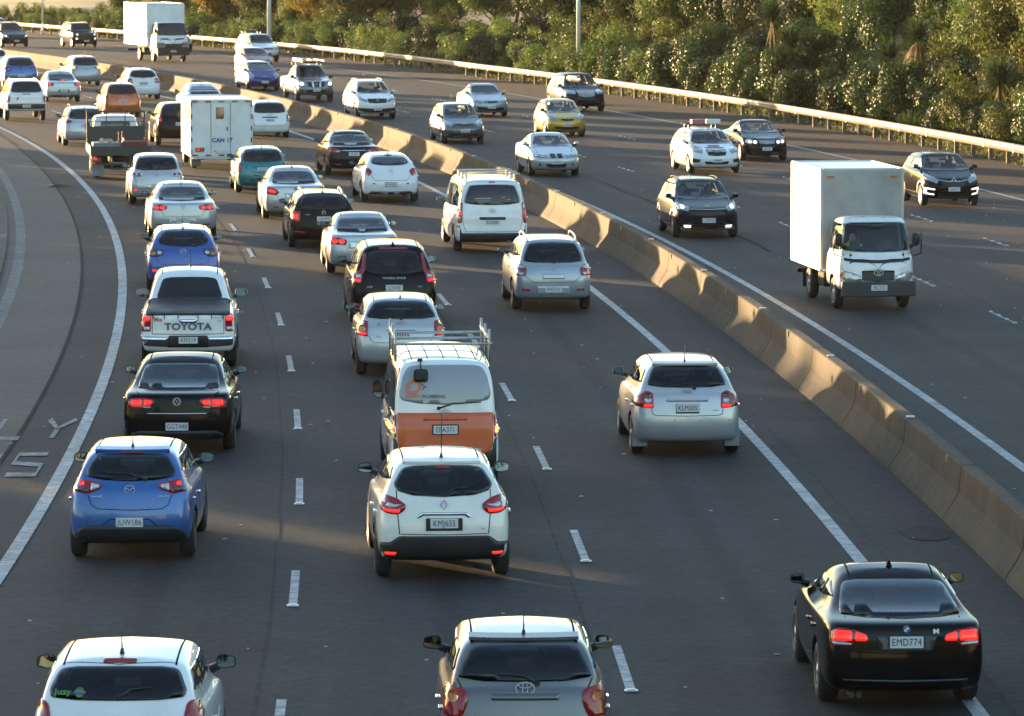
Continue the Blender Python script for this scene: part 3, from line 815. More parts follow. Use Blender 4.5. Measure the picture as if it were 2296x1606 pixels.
    if s.get('crossbars'):
        bm = bmesh.new(); xb = s['roofw']+.04
        for t in s['crossbars']:
            y = lerp(yr_roof, F-s['fr'], t); h, n = sk.hit('top', 0, y); bm_box(bm, (0, y, H+.10), (xb*2, .05, .035), None, 0, .008)
            for sx in (1, -1): bm_box(bm, (sx*(xb-.12), y, H+.03), (.06, .08, .14), None, 0, .01)
        obj('roof_bars', bm, root, M[s.get('barmat', 'steel')])
    if s.get('spoiler'):
        z, w, dp = s['spoiler']; h, n = sk.hit('rear', 0, z); bm = bmesh.new()
        pts = [(-w, .05), (-w*.6, .0), (0, -.02), (w*.6, .0), (w, .05)]
        v = []
        for x, yo in pts:
            v.append([bm.verts.new((x, h.y+yo+a-.02, z+b)) for a, b in ((0, .0), (0, .03), (dp, .055), (dp, -.01))])
        for a, b in zip(v[:-1], v[1:]):
            for i in range(4): bm.faces.new((a[i], a[(i+1) % 4], b[(i+1) % 4], b[i]))
        bm.faces.new(v[0]); bm.faces.new(v[-1]); bmesh.ops.recalc_face_normals(bm, faces=bm.faces)
        obj('roof_spoiler', bm, root, k.paint)
    if s.get('flaps'):
        for sx in (1, -1): obj('mud_flap', box((sx*(hb-.14), R+s['ro']-s['wr']-.06, .30), (.24, .02, .30), .005), root, M[s['flaps']])
    ex = s.get('exhaust')
    if ex:
        bm = bmesh.new()
        for x in ex: bm_tube(bm, (x, R+.10, s['gc']+.035), (x, R+.34, s['gc']+.04), .033, .033, 12)
        obj('exhaust', bm, root, M['greypipe'])
# ------------------------------------------------------------------ the traffic
G1, G2, G3 = 'cars queued in the left lane', 'cars queued in the middle lane', 'cars queued beside the median barrier'
GO = 'cars coming the other way'
def RW(zt, zb, wt, wm, wb, sag=.03, up=.012):
    return [(0, zt+up), (wt*.6, zt+up*.6), (wt, zt-.015), (wm, lerp(zt, zb, .62)), (wb, zb+.03), (wb*.6, zb-sag*.5), (0, zb-sag)]
def SEAM(z, w, zt): return [(w+.03, zt), (w, z+.07), (w-.06, z+.005), (0, z)]
def queue_cars():
    # --- left lane, nearest first
    car('white_hatchback', 'white hatchback in the bottom left corner with green and purple stickers on its rear window', 'car',
        dict(dyaw=-1.5, L=3.85, W=1.72, H=1.52, zg=1.14, zbr=1.05, rg=.15, rr=.42, roofw=.60, wr=.31, mcol='black', msize=1.15, alen=.16, ady=.34,
             rwin=[(0, 1.425), (.40, 1.42), (.57, 1.40), (.655, 1.22), (.63, 1.165), (.4, 1.145), (0, 1.14)], hmsl=(1.462, .16), wiper=(.02, .32, 1.17), aerial='whip',
             tl=[([(.66, 1.12), (.72, 1.14), (.80, 1.10), (.81, .86), (.70, .84), (.62, .95)], 'red', [([(.66, .98), (.75, .98), (.75, .90), (.67, .90)], 'clear')])],
             plate=(None, .70), emb=('s', .95, .12), rtext=[('Juzy', -.52, 1.215, .085, 'green', 1.1, .004)], rpair=[], rone=[(ellipse(.045, .045, -.36, 1.21, 14), 'green', 'round_sticker'), ([(-.42, 1.215), (-.30, 1.215), (-.30, 1.20), (-.42, 1.20)], 'purple', 'round_sticker_band')], rseam=[SEAM(.55, .60, .84)], rpatch=[([(0, .40), (.55, .42), (.72, .36), (.68, .26), (0, .26)], 'black')]),
        ('m', -3.74, 43.15), 'white', group=G1)
    car('blue_hatchback', 'bright blue hatchback with tinted rear window in the left lane behind the black saloon', 'car',
        dict(dyaw=-1.7, L=4.06, W=1.695, H=1.50, zg=1.07, zbr=1.0, rg=.18, rr=.48, roofw=.55, mcol='black', msize=1.1, rise=.09, wr=.32,
             rwin=[(0, 1.405), (.36, 1.40), (.48, 1.385), (.60, 1.20), (.575, 1.13), (.36, 1.09), (0, 1.075)], hmsl=(1.425, .17), wiper=(.20, -.34, 1.10), alen=.17,
             tl=[([(.35, 1.035), (.55, 1.085), (.73, 1.11), (.745, .94), (.57, .915), (.41, .98)], 'red', [([(.405, 1.03), (.52, 1.05), (.52, .955), (.43, .985)], 'clear'), ([(.56, 1.0), (.71, 1.0), (.71, .945), (.58, .935)], 'smoke'), (ellipse(.035, .03, .645, 1.045, 10), 'redlit')], .02)],
             plate=('JUW186', .545), emb=('wings', .975, .115), rseam=[[(.56, .90), (.51, .77), (.43, .72), (0, .705)]], spoiler=(1.43, .50, .16),
             rpatch=[([(0, .50), (.33, .50), (.55, .50), (.70, .44), (.77, .30), (.6, .25), (0, .25)], 'black')],
             rtext=[('mazda2', -.44, .885, .042, 'white', 1.1), ('SKYACTIV', .46, .885, .026, 'white', 1.1)], rseam2=[[(.36, .50), (.26, .585), (0, .59)]]),
        (300, 1246), 'blue', group=G1)
    car('black_saloon', 'black saloon with brake lights lit in the left lane behind the white pickup', 'car',
        dict(dyaw=-1.5, type='sedan', L=4.77, W=1.82, H=1.47, roofw=.57, aerial=None, style=10, chromeh=1, roofrear=False,
             rwin=[(0, 1.345), (.4, 1.34), (.575, 1.32), (.65, 1.10), (.655, 1.03), (.4, 1.015), (0, 1.01)],
             tl=[([(.36, .90), (.52, .925), (.72, .92), (.78, .86), (.785, .755), (.55, .75), (.37, .80)], 'red', [([(.40, .885), (.525, .90), (.525, .80), (.42, .81)], 'redlit'), ([(.56, .90), (.73, .89), (.74, .80), (.57, .80)], 'redlit'), ([(.40, .79), (.53, .785), (.53, .765), (.45, .765)], 'clear')])],
             plate=('GGT448', .47), emb=('vw', .87, .12), rone=[([(-.47, .685), (.47, .685), (.47, .668), (-.47, .668)], 'chrome', 'boot_trim')], rseam=[[(.56, .75), (.52, .67), (0, .65)]], rseam2=[[(.66, 1.0), (.60, .97), (.56, .93)]],
             rpatch=[([(0, .40), (.6, .40), (.75, .34), (.7, .26), (0, .25)], 'black')]),
        (404, 1006), 'black', group=G1)
    k = car('white_pickup', 'white double-cab pickup with black tonneau cover and large grey lettering on its tailgate', 'pickup',
        dict(dyaw=-.8, type='ute', L=5.33, W=1.855, H=1.815, aerial='whip', ady=.9, wr=.385, roofw=.60, chromeh=1, msize=1.35, cpill=.20, glass='glass',
             rwin=[(0, 1.665), (.35, 1.66), (.52, 1.63), (.635, 1.30), (.60, 1.255), (0, 1.25)],
             tl=[([(.70, 1.10), (.84, 1.09), (.90, .95), (.90, .77), (.71, .77)], 'red', [([(.72, 1.06), (.85, 1.05), (.87, .97), (.72, .97)], 'redlit'), ([(.73, .86), (.84, .86), (.84, .79), (.73, .79)], 'clear')])],
             plate=('KFP219', .60), hmsl=(1.085, .17), rseam2=[[(.68, 1.12), (.68, .72), (0, .71)]], flaps='dark', roofrear=False,
             rpatch=[([(0, .69), (.37, .69), (.40, .46), (0, .46)], 'black')],
             rpair=[([(.38, .665), (.90, .69), (.89, .52), (.75, .49), (.38, .47)], 'chrome', 'chrome_bumper')],
             rtext=[('TOYOTA', 0, .855, .185, 'greytext', 1.12, .006), ('Me', -.57, 1.0, .12, 'orange', 1., .002), ('HILUX', .56, 1.03, .05, 'greytext', 1.1), ('SR5', .60, .97, .035, 'greytext', 1.2)],
             rone=[([(-.19, 1.01), (.19, 1.01), (.15, .93), (-.15, .93)], 'chrome', 'tailgate_handle')]), (425, 820), 'white', group=G1)
    k.tonneau = True
    car('royal_blue_hatchback', 'deep blue hatchback with round amber lamps just ahead of the lettered white pickup', 'car',
        dict(L=4.44, W=1.745, H=1.465, zg=1.06, rr=.55, wiper=(.25, -.05, 1.06), mcol='black',
             rwin=RW(1.39, 1.08, .46, .59, .55), tl=[([(.45, 1.0), (.72, 1.01), (.80, .95), (.80, .82), (.60, .82), (.47, .88)], 'smoke', [(ellipse(.055, .055, .70, .91, 12), 'amber'), (ellipse(.05, .05, .55, .92, 12), 'clear')])],
             emb=('wings', .94, .12), rseam=[SEAM(.64, .58, .80)], rpair=[([(.50, .52), (.72, .53), (.72, .48), (.50, .47)], 'redlit', 'reflector')], plate=(None, .55)),
        (411, 650), 'royal', group=G1)
    car('silver_saloon', 'silver saloon with wide lit tail lamps right ahead of the deep blue hatchback', 'car',
        dict(type='sedan', L=4.95, W=1.88, H=1.47, alen=.20, ady=.10, plate=('KHF712', .50, (.37, .135)), emb=('s', .86, .11), rwin=[(0, 1.35), (.57, 1.33), (.66, 1.06), (.62, 1.03), (0, 1.01)],
             tl=[([(.42, .89), (.58, .94), (.79, .93), (.83, .80), (.60, .775), (.45, .81)], 'smoke', [(ellipse(.075, .06, .55, .855, 12), 'redlit'), (ellipse(.075, .06, .72, .86, 12), 'redlit')])],
             rseam=[[(.58, .78), (.52, .63), (0, .61)]], rone=[([(-.32, .57), (.32, .57), (.40, .43), (-.40, .43)], 'clear', 'plate_recess')], rpair=[([(.50, .42), (.72, .43), (.72, .39), (.50, .38)], 'red', 'reflector')]),
        (408, 531), 'silver', group=G1)
    car('silver_hatchback', 'silver hatchback with clear tail lamps in the left lane behind the loaded flatbed truck', 'car',
        dict(L=3.93, W=1.68, H=1.54, rr=.40, rwin=RW(1.43, 1.06, .54, .62, .64, .0), wiper=(.02, -.3, 1.08), emb=('wings', .90, .11), plate=('LUT504', .58), aerial=None,
             tl=[([(.42, .99), (.70, 1.02), (.79, .98), (.79, .86), (.46, .87)], 'clear', [(ellipse(.05, .04, .54, .93, 10), 'red'), (ellipse(.05, .04, .68, .935, 10), 'red')])], rseam=[SEAM(.50, .62, .84)],
             rone=[([(-.30, .65), (.30, .65), (.30, .52), (-.30, .52)], 'clear', 'plate_recess')], rpair=[([(.60, .48), (.70, .48), (.70, .42), (.60, .42)], 'redlit', 'reflector')]),
        (350, 457), 'silver', group=G1)
    car('silver_estate', 'silver estate car with black roof bars half hidden by the loaded flatbed truck', 'car',
        dict(type='wagon', L=4.5, W=1.72, H=1.50, rails='black', railh=.11, rwin=RW(1.41, 1.05, .53, .62, .62, .0), plate=(None, .80),
             tl=[([(.48, .98), (.76, 1.06), (.82, 1.10), (.82, .90), (.60, .90)], 'red', [])], rseam=[SEAM(.55, .62, .88)]), (189, 326), 'silver', group=G1)
    car('orange_hatchback', 'orange hatchback with dark rear window ahead of the flatbed truck', 'car',
        dict(L=3.95, W=1.69, H=1.53, rwin=RW(1.44, 1.05, .50, .62, .64, .02), plate=(None, .74), emb=('h', .97, .11), mcol='black',
             tl=[([(.64, 1.02), (.72, 1.12), (.80, 1.16), (.82, .92), (.66, .88)], 'red', [([(.67, 1.0), (.76, 1.02), (.76, .95), (.68, .93)], 'clear')])], rseam=[SEAM(.50, .66, .88)]), (272, 263), 'orange', group=G1)
    car('canopied_white_pickup', 'white pickup with a fitted canopy and black rear step bumper at the left edge', 'pickup',
        dict(type='suv', L=5.2, W=1.80, H=1.80, gc=.38, wr=.38, zw=.82, zbr=1.16, zbf=1.10, zg=1.21, rr=.36, rg=.07, rs=.02, rbow=.02, crr=.08, ro=1.1, cpill=.2, posts=[-.35, .55], rwin=RW(1.70, 1.25, .55, .64, .68, .0), plate=(None, .66), aerial=None,
             tl=[([(.72, 1.10), (.86, 1.10), (.88, .82), (.73, .82)], 'red', [([(.74, .89), (.85, .89), (.85, .84), (.74, .84)], 'clear')])], rpatch=[([(0, .76), (.88, .76), (.86, .54), (0, .54)], 'black')], rseam=[[(.69, 1.14), (.69, .80), (0, .79)]], hmsl=(1.185, .18, 'black'),
             rone=[([(-.42, 1.03), (-.30, 1.03), (-.38, .96), (-.42, .88)], 'red', 'sticker')], rails='paint', railh=.05), (55, 270), 'white', group=G1)
    car('silver_notchback', 'silver saloon with dark-cornered lit tail lamps between the canopied pickup and the orange hatchback', 'car',
        dict(type='sedan', L=4.57, W=1.76, H=1.48, rwin=[(0, 1.35), (.55, 1.33), (.63, 1.08), (.60, 1.04), (0, 1.02)], plate=(None, .56, (.52, .14)),
             tl=[([(.48, .92), (.78, .97), (.82, .80), (.50, .80)], 'smoke', [([(.60, .93), (.79, .94), (.80, .82), (.62, .82)], 'redlit')])], rseam=[[(.60, .80), (.56, .70), (0, .69)]], hmsl=(1.03, .08, 'redlit'), aerial='fin', rpatch=[([(0, .34), (.6, .36), (.72, .30), (0, .25)], 'black')]), (138, 228), 'silver', group=G1)
    car('blue_crossover', 'bright blue crossover with red lamps behind the canopied pickup roof at the left edge', 'car',
        dict(type='suv', L=4.48, W=1.85, H=1.66, rwin=RW(1.52, 1.18, .55, .64, .60, .02), plate=(None, .66), rails='chrome',
             tl=[([(.44, 1.08), (.80, 1.14), (.85, .98), (.48, 1.00)], 'red', [([(.62, 1.04), (.70, 1.05), (.70, 1.01), (.62, 1.0)], 'clear')])], rpatch=[([(0, .50), (.75, .52), (.88, .46), (.80, .30), (0, .28)], 'black')], rpair=[([(.52, .56), (.76, .58), (.76, .53), (.52, .51)], 'red', 'reflector')], rseam=[SEAM(.62, .62, .98)]), (43, 197), 'blue', group=G1)
    car('silver_people_carrier', 'silver people carrier with amber brake lamps and a red high lamp beside the barrier', 'car',
        dict(type='wagon', L=4.55, W=1.70, H=1.60, rwin=RW(1.47, 1.10, .54, .62, .60, .02), hmsl=(1.53, .14, 'redlit'), plate=(None, .93),
             tl=[([(.42, 1.0), (.62, 1.06), (.80, 1.10), (.82, .90), (.60, .89)], 'red', [([(.58, 1.03), (.78, 1.06), (.79, .93), (.60, .93)], 'hot')])], rseam=[SEAM(.62, .62, .90)]), (188, 192), 'silverblue', group=G3)
    car('pale_hatchback', 'pale hatchback cut off by the left edge beside the median barrier', 'car', dict(L=4.1, W=1.72, H=1.52, rwin=RW(1.42, 1.08, .53, .62, .62), plate=(None, .7), tl=[([(.64, 1.0), (.80, 1.02), (.80, .84), (.66, .84)], 'red', [])]), (-14, 168), 'white', group=G3)
    car('plain_white_hatchback', 'white hatchback with red corner lamps next to the shadowed median barrier', 'car',
        dict(L=4.2, W=1.76, H=1.52, rwin=RW(1.42, 1.10, .50, .63, .62, .03), plate=(None, .80, (.38, .15)), emb=('ovals', 1.02, .10), rseam=[SEAM(.66, .60, .80)], mcol='black',
             tl=[([(.55, 1.02), (.66, 1.07), (.80, .96), (.84, .88), (.82, .82), (.54, .82)], 'red', [(ellipse(.05, .05, .63, .92, 10), 'clear')])]), (318, 223), 'white', group=G3)
    car('white_liftback', 'white sloping-tailed liftback just ahead of the tall white box van', 'car',
        dict(L=4.46, W=1.745, H=1.49, zg=1.10, rg=.20, rr=1.25, roofw=.54, aerial='fin', rwin=[(0, 1.38), (.47, 1.36), (.60, 1.22), (.62, 1.185), (0, 1.19)], rone=[([(-.62, 1.165), (.62, 1.165), (.63, 1.03), (-.63, 1.03)], 'glass', 'lower_rear_window')],
             emb=('ovals', .98, .11), plate=(None, .85), tl=[([(.64, 1.0), (.78, 1.04), (.82, .80), (.68, .78)], 'clear', [])]), (456, 262), 'white', group=G3)
    car('black_crossover', 'black crossover partly hidden behind the left side of the white box van', 'car',
        dict(type='suv', L=4.4, W=1.82, H=1.66, rwin=RW(1.54, 1.15, .54, .63, .62, .0), plate=(None, .85), aerial=None, clad=1,
             tl=[([(.68, 1.42), (.76, 1.38), (.86, 1.0), (.86, .92), (.70, .92)], 'red', [([(.72, 1.04), (.84, 1.03), (.84, .95), (.72, .95)], 'redlit')])]), (400, 325), 'black', group=G2)
    car('white_estate', 'white estate car standing immediately right of the tall white box van', 'car',
        dict(type='wagon', L=4.4, W=1.695, H=1.50, rwin=RW(1.40, 1.02, .56, .62, .62, .0), emb=('ovals', .93, .11), plate=(None, .74), rone=[([(-.31, .875), (.31, .875), (.31, .835), (-.31, .835)], 'black', 'tailgate_trim')],
             tl=[([(.66, .96), (.78, 1.00), (.83, .92), (.83, .68), (.68, .68)], 'red', [([(.69, .76), (.81, .76), (.81, .70), (.69, .70)], 'clear')])], rseam=[SEAM(.50, .64, .68)]), (600, 309), 'white', group=G3)
    car('teal_estate', 'teal green estate car with orange-topped lamps behind the white box van', 'car',
        dict(type='wagon', L=4.3, W=1.685, H=1.46, rwin=RW(1.37, 1.00, .54, .62, .62, .0), plate=('CKD761', .77), tl=[([(.66, .95), (.76, .98), (.80, .90), (.80, .68), (.67, .68)], 'red', [([(.68, .93), (.78, .92), (.79, .82), (.68, .82)], 'amber')])],
             rone=[([(-.36, .88), (.36, .88), (.36, .66), (-.36, .66)], 'paint_teal', 'plate_recess')], rseam=[SEAM(.60, .63, .68)], rub=1), (585, 431), 'teal', group=G2)
    car('dark_saloon', 'black saloon with a chrome strip between its red lamps near the median barrier', 'car',
        dict(type='sedan', L=4.82, W=1.83, H=1.47, rwin=[(0, 1.34), (.55, 1.32), (.65, 1.06), (.62, 1.03), (0, 1.01)], plate=('LJL943', .74), aerial=None,
             tl=[([(.40, .86), (.60, .94), (.80, .95), (.83, .78), (.60, .74)], 'red', [([(.46, .84), (.58, .86), (.58, .79), (.50, .80)], 'clear')])], rone=[([(-.40, .875), (.40, .875), (.40, .84), (-.40, .84)], 'chrome', 'boot_trim')], rpair=[([(.44, .40), (.62, .41), (.62, .37), (.44, .36)], 'red', 'reflector')]), (787, 391), 'navy', group=G3)
    car('pearl_hatchback', 'white five-door hatchback with round-edged lamps right behind the dark saloon', 'car',
        dict(L=4.5, W=1.79, H=1.48, zg=1.10, rg=.16, rr=.85, rwin=RW(1.38, 1.15, .50, .60, .54, .02), hmsl=(1.415, .11), plate=('JFW592', .56, (.38, .15)), emb=('s', .96, .10), mcol='black',
             tl=[([(.56, .96), (.66, 1.06), (.80, 1.05), (.84, .90), (.66, .82)], 'red', [([(.68, .88), (.78, .92), (.80, .88), (.70, .84)], 'clear')])], rseam=[SEAM(.68, .56, .86)], rpair=[([(.46, .60), (.56, .62), (.54, .56)], 'red', 'reflector')], rpatch=[([(0, .34), (.6, .36), (.7, .28), (0, .25)], 'black')]), (872, 452), 'white', group=G3)
    car('pale_silver_saloon', 'pale silver saloon with swept red lamps behind the teal estate', 'car',
        dict(type='sedan', L=4.84, W=1.85, H=1.47, rwin=[(0, 1.35), (.55, 1.33), (.65, 1.06), (.61, 1.03), (0, 1.01)], plate=('KZE284', .70), emb=('roundel', .90, .085), aerial='fin',
             tl=[([(.46, .80), (.56, .90), (.80, .96), (.85, .86), (.82, .76), (.56, .72)], 'red', [([(.58, .87), (.76, .90), (.78, .80), (.60, .78)], 'redlit')])], rone=[([(-.33, .79), (.33, .79), (.30, .63), (-.30, .63)], 'clear', 'plate_recess')], rseam=[[(.54, .74), (.50, .60), (0, .585)]], rpair=[([(.50, .40), (.66, .41), (.66, .37), (.50, .36)], 'red', 'reflector')]), (658, 489), 'silver', group=G2)
    car('black_estate', 'black estate car with silver roof rails in the middle lane', 'car',
        dict(type='wagon', L=4.66, W=1.81, H=1.48, rails='steel', rwin=RW(1.37, 1.02, .52, .62, .62, .0), plate=('HJR698', .79), emb=('s', .95, .10), wiper=(.0, .32, 1.03), rtext=[('SKODA', -.42, .90, .035, 'white')],
             tl=[([(.60, .98), (.72, 1.00), (.84, .92), (.84, .72), (.64, .70)], 'red', [([(.66, .93), (.80, .90), (.80, .78), (.68, .78)], 'redlit')])], rpair=[([(.50, .46), (.78, .48), (.78, .44), (.50, .42)], 'red', 'reflector')], rseam=[SEAM(.62, .60, .70)]), (722, 553), 'black', group=G2)
    car('round_lamped_saloon', 'silver saloon with pairs of round lit tail lamps in the middle lane', 'car',
        dict(type='sedan', L=4.54, W=1.755, H=1.44, rwin=[(0, 1.33), (.55, 1.31), (.64, 1.06), (.61, 1.03), (0, 1.01)], plate=('KHP823', .74), emb=('h', .88, .09), aerial=None,
             tl=[([(.40, .85), (.56, .92), (.80, .92), (.81, .76), (.44, .74)], 'smoke', [(ellipse(.075, .07, .54, .83, 14), 'redlit'), (ellipse(.075, .07, .71, .835, 14), 'redlit')])], rone=[([(-.38, .84), (.38, .84), (.36, .66), (-.36, .66)], 'clear', 'plate_recess')], rseam=[[(.42, .74), (.40, .60), (0, .585)]]), (811, 611), 'silver', group=G2)
    car('black_suv', 'black sport utility vehicle with tall red lamps climbing beside its rear window', 'car',
        dict(type='suv', L=4.63, W=1.89, H=1.71, roofw=.60, rwin=RW(1.55, 1.09, .50, .58, .62, .02), plate=('LJY690', .80), msize=1.2, hmsl=(1.60, .30), wiper=(.0, -.32, 1.11), style=10, aerial='fin', rise=.10,
             tl=[([(.57, 1.50), (.63, 1.50), (.70, 1.18), (.86, 1.10), (.885, .92), (.70, .89), (.66, 1.10), (.62, 1.16)], 'red', [([(.70, 1.09), (.80, 1.06), (.80, 1.0), (.71, 1.0)], 'clear'), ([(.71, .98), (.86, .99), (.86, .92), (.73, .91)], 'redlit')], .02)],
             rtext=[('VOLVO', 0, 1.0, .06, 'white', 2.4), ('XC60', -.52, .82, .05, 'white'), ('AWD', .55, .82, .04, 'white')], rpair=[([(.62, .44), (.86, .48), (.86, .36), (.66, .34)], 'red', 'reflector')], rseam=[SEAM(.56, .62, .90)]), (880, 722), 'black', group=G2)
    k = car('white_van', 'white passenger van with three roof bars next to the median barrier', 'van',
        dict(type='van', L=5.1, W=1.92, H=1.925, wr=.34, rwin=RW(1.76, 1.27, .60, .72, .74, .03), hmsl=(1.83, .08), plate=('EZQ896', .80), emb=('hs', 1.09, .13), crossbars=(.12, .40, .68), msize=1.15, aerial=None, posts=[-.6, .75],
             tl=[([(.76, 1.30), (.84, 1.32), (.88, 1.10), (.90, .78), (.80, .78)], 'red', [([(.79, 1.08), (.87, 1.08), (.88, .98), (.80, .98)], 'redlit')])], rone=[([(-.34, .935), (.34, .935), (.34, .865), (-.34, .865)], 'black', 'tailgate_trim')],
             rpatch=[([(0, .52), (.80, .52), (.86, .72), (.93, .72), (.90, .30), (0, .28)], 'black')], rseam=[[(.77, 1.78), (.80, 1.3), (.76, .74), (.70, .56), (0, .55)]]), (1097, 562), 'white', group=G3)
    car('silver_crossover', 'silver crossover with raised roof rails and a wide pale plate recess beside the barrier', 'car',
        dict(type='suv', L=4.55, W=1.75, H=1.60, wr=.34, rails='lightsteelrail', railh=.10, rwin=RW(1.49, 1.08, .52, .63, .66, .0), plate=('FHS315', .50), emb=('star3', .94, .11), wiper=(.02, .10, 1.09), aerial=None, zbr=1.02, zg=1.09,
             tl=[([(.58, .92), (.60, .97), (.72, 1.06), (.81, 1.02), (.83, .80), (.62, .80)], 'red', [([(.62, .97), (.73, 1.04), (.80, 1.0), (.80, .93)], 'clear'), (ellipse(.05, .045, .71, .86, 12), 'clear')])],
             rone=[([(-.24, .85), (.24, .85), (.24, .73), (-.24, .73)], 'paint_silver', 'tailgate_handle'), ([(-.36, .57), (.36, .57), (.36, .40), (-.36, .40)], 'clear', 'plate_recess')], rpair=[([(.50, .52), (.68, .53), (.69, .475), (.52, .465)], 'red', 'reflector')], rseam=[[(.62, .80), (.50, .70), (.46, .66), (0, .65)]]), (1234, 693), 'silverblue', group=G3)
    car('grey_silver_hatchback', 'silver hatchback whose tailgate is crossed by the plumbing van roof rack', 'car',
        dict(L=4.18, W=1.71, H=1.47, zg=1.06, rwin=RW(1.38, 1.08, .50, .62, .66, .0), emb=('ovals', 1.0, .12), wiper=(.0, -.20, 1.08), plate=(None, .80), alen=.22, ady=.2, 
             tl=[([(.62, 1.04), (.74, 1.06), (.84, .98), (.83, .78), (.63, .76)], 'red', [(ellipse(.06, .07, .73, .90, 12), 'amber'), ([(.66, .83), (.81, .84), (.81, .79), (.66, .78)], 'redlit')])], rseam=[SEAM(.64, .58, .78)], rone=[([(-.28, .93), (.28, .93), (.28, .87), (-.28, .87)], 'clear', 'tailgate_handle')],
             rtext=[('D', -.42, .98, .06, 'greytext'), ('TRD', -.44, .76, .05, 'amber')]), (897, 837), 'silver', group=G2)
    k = car('plumbing_van', 'white van with orange lower doors, plumbing firm lettering and a steel roof rack', 'van',
        dict(dyaw=1.2, type='van', L=4.70, W=1.695, H=1.99, wr=.33, rglass='vanwin', rwin=[(0, 1.885), (.40, 1.88), (.56, 1.86), (.64, 1.70), (.69, 1.46), (.66, 1.37), (.4, 1.32), (0, 1.30)], rwr=.10, plate=('EPA371', .93, (.40, .16)), emb=('bar', 1.195, .10), msize=1.0, mkind=2, mcol='black', aerial=None, roofline=False, crr=.12, roofw=.66,
             wiper=(-.10, .54, 1.25), posts=[-.55, .65], rone=[([(-.33, 1.12), (.33, 1.12), (.33, 1.065), (-.33, 1.065)], 'orange', 'door_handle_recess')], rpatch=[([(0, 1.18), (.725, 1.18), (.715, .70), (.66, .58), (0, .58)], 'orange'), ([(0, .57), (.6, .57), (.70, .62), (.74, .80), (.86, .80), (.84, .34), (0, .34)], 'black')],
             tl=[([(.735, 1.15), (.80, 1.17), (.845, 1.14), (.845, .81), (.735, .81)], 'red', [([(.745, 1.13), (.835, 1.13), (.835, .985), (.745, .985)], 'clear'), ([(.745, .975), (.835, .975), (.835, .88), (.745, .88)], 'hot')])],
             rtext=[('DESIGN', -.47, 1.425, .072, 'orange', .95, .003), ('PLUMBING', -.17, 1.425, .072, 'greytext', .95, .002), ('D*', .52, .62, .06, 'white')]), (992, 1085), 'white', group=G2)
    k.rack = True
    car('cream_crossover', 'cream crossover with black lower bumper behind the plumbing van', 'car',
        dict(dyaw=1.8, L=4.12, W=1.778, H=1.566, gc=.20, wr=.335, zw=.70, zbr=1.07, zbf=1.0, zg=1.11, zh=.82, zc=1.05, rg=.16, rr=.55, roofw=.56, clad=1, style=10, mcol='black', msize=1.15, cpill=.30, rise=.12, alen=.55, ady=.22,
             rwin=[(0, 1.455), (.36, 1.45), (.52, 1.425), (.645, 1.24), (.60, 1.165), (.40, 1.11), (0, 1.09)], hmsl=(1.435, .09), wiper=(.02, .34, 1.12), spoiler=(1.475, .50, .14),
             tl=[([(.49, 1.0), (.60, 1.075), (.73, 1.115), (.825, 1.10), (.82, .93), (.73, .885), (.58, .875), (.50, .94)], 'red', [([(.54, 1.0), (.64, 1.0), (.72, 1.03), (.75, .98), (.70, .95), (.62, .965)], 'clear'), ([(.56, .94), (.72, .94), (.78, .96), (.78, .92), (.70, .90), (.58, .895)], 'redlit')], .04)],
             plate=('KMJ655', .765, (.475, .165, -.015)), emb=('diamond', 1.0, .115), rone=[([(-.36, .835), (-.30, .905), (.30, .905), (.36, .835), (.31, .835), (.27, .865), (-.27, .865), (-.31, .835)], 'chrome', 'tailgate_trim')],
             rpatch=[([(0, .60), (.58, .60), (.70, .515), (.90, .515), (.90, .36), (.78, .27), (0, .27)], 'black')], rpair=[([(.61, .39), (.77, .39), (.76, .35), (.63, .35)], 'redlit', 'reflector')], rseam2=[[(.61, 1.17), (.60, .88), (.575, .62)]], rseam=[[(.56, .625), (0, .615)]], rtext=[('TCe', .50, .69, .035, 'greytext')]),
        (990, 1288), 'cream', group=G2)
    car('silver_three_box_hatchback', 'silver hatchback alone in the right lane with a black plate surround', 'car',
        dict(L=4.22, W=1.76, H=1.515, zg=1.08, zbr=1.02, rr=.46, rg=.15, wr=.32, msize=1.05, flaps='paintflap', alen=.24, ady=.16, style=10, spoiler=(1.435, .53, .14), roofw=.56,
             rwin=[(0, 1.425), (.36, 1.42), (.53, 1.40), (.62, 1.20), (.625, 1.145), (.4, 1.115), (0, 1.105)], wiper=(.12, -.28, 1.10),
             tl=[([(.545, 1.02), (.61, 1.055), (.66, 1.06), (.80, .96), (.845, .885), (.835, .82), (.70, .795), (.535, .79)], 'red', [(ellipse(.052, .05, .625, .92, 14), 'clear'), (ellipse(.04, .038, .625, .99, 12), 'smoke'), ([(.56, .85), (.66, .85), (.70, .82), (.69, .80), (.55, .80)], 'redlit')], .03)],
             plate=('KLM305', .795, (.375, .155, -.012)), emb=('ovals', 1.04, .115), rone=[([(-.34, .94), (.34, .94), (.34, .895), (-.34, .895)], 'paint_silver', 'tailgate_handle')], rseam=[[(.57, .79), (.56, .70), (.50, .675), (0, .665)]], rtext=[('LEVIN', .46, .755, .032, 'greytext')],
             rpair=[([(.20, .615), (.22, .615), (.22, .595), (.20, .595)], 'chrome', 'parking_sensor'), ([(.66, .62), (.68, .62), (.68, .60), (.66, .60)], 'chrome', 'parking_sensor')]), (1533, 1015), 'silver', group=G3)
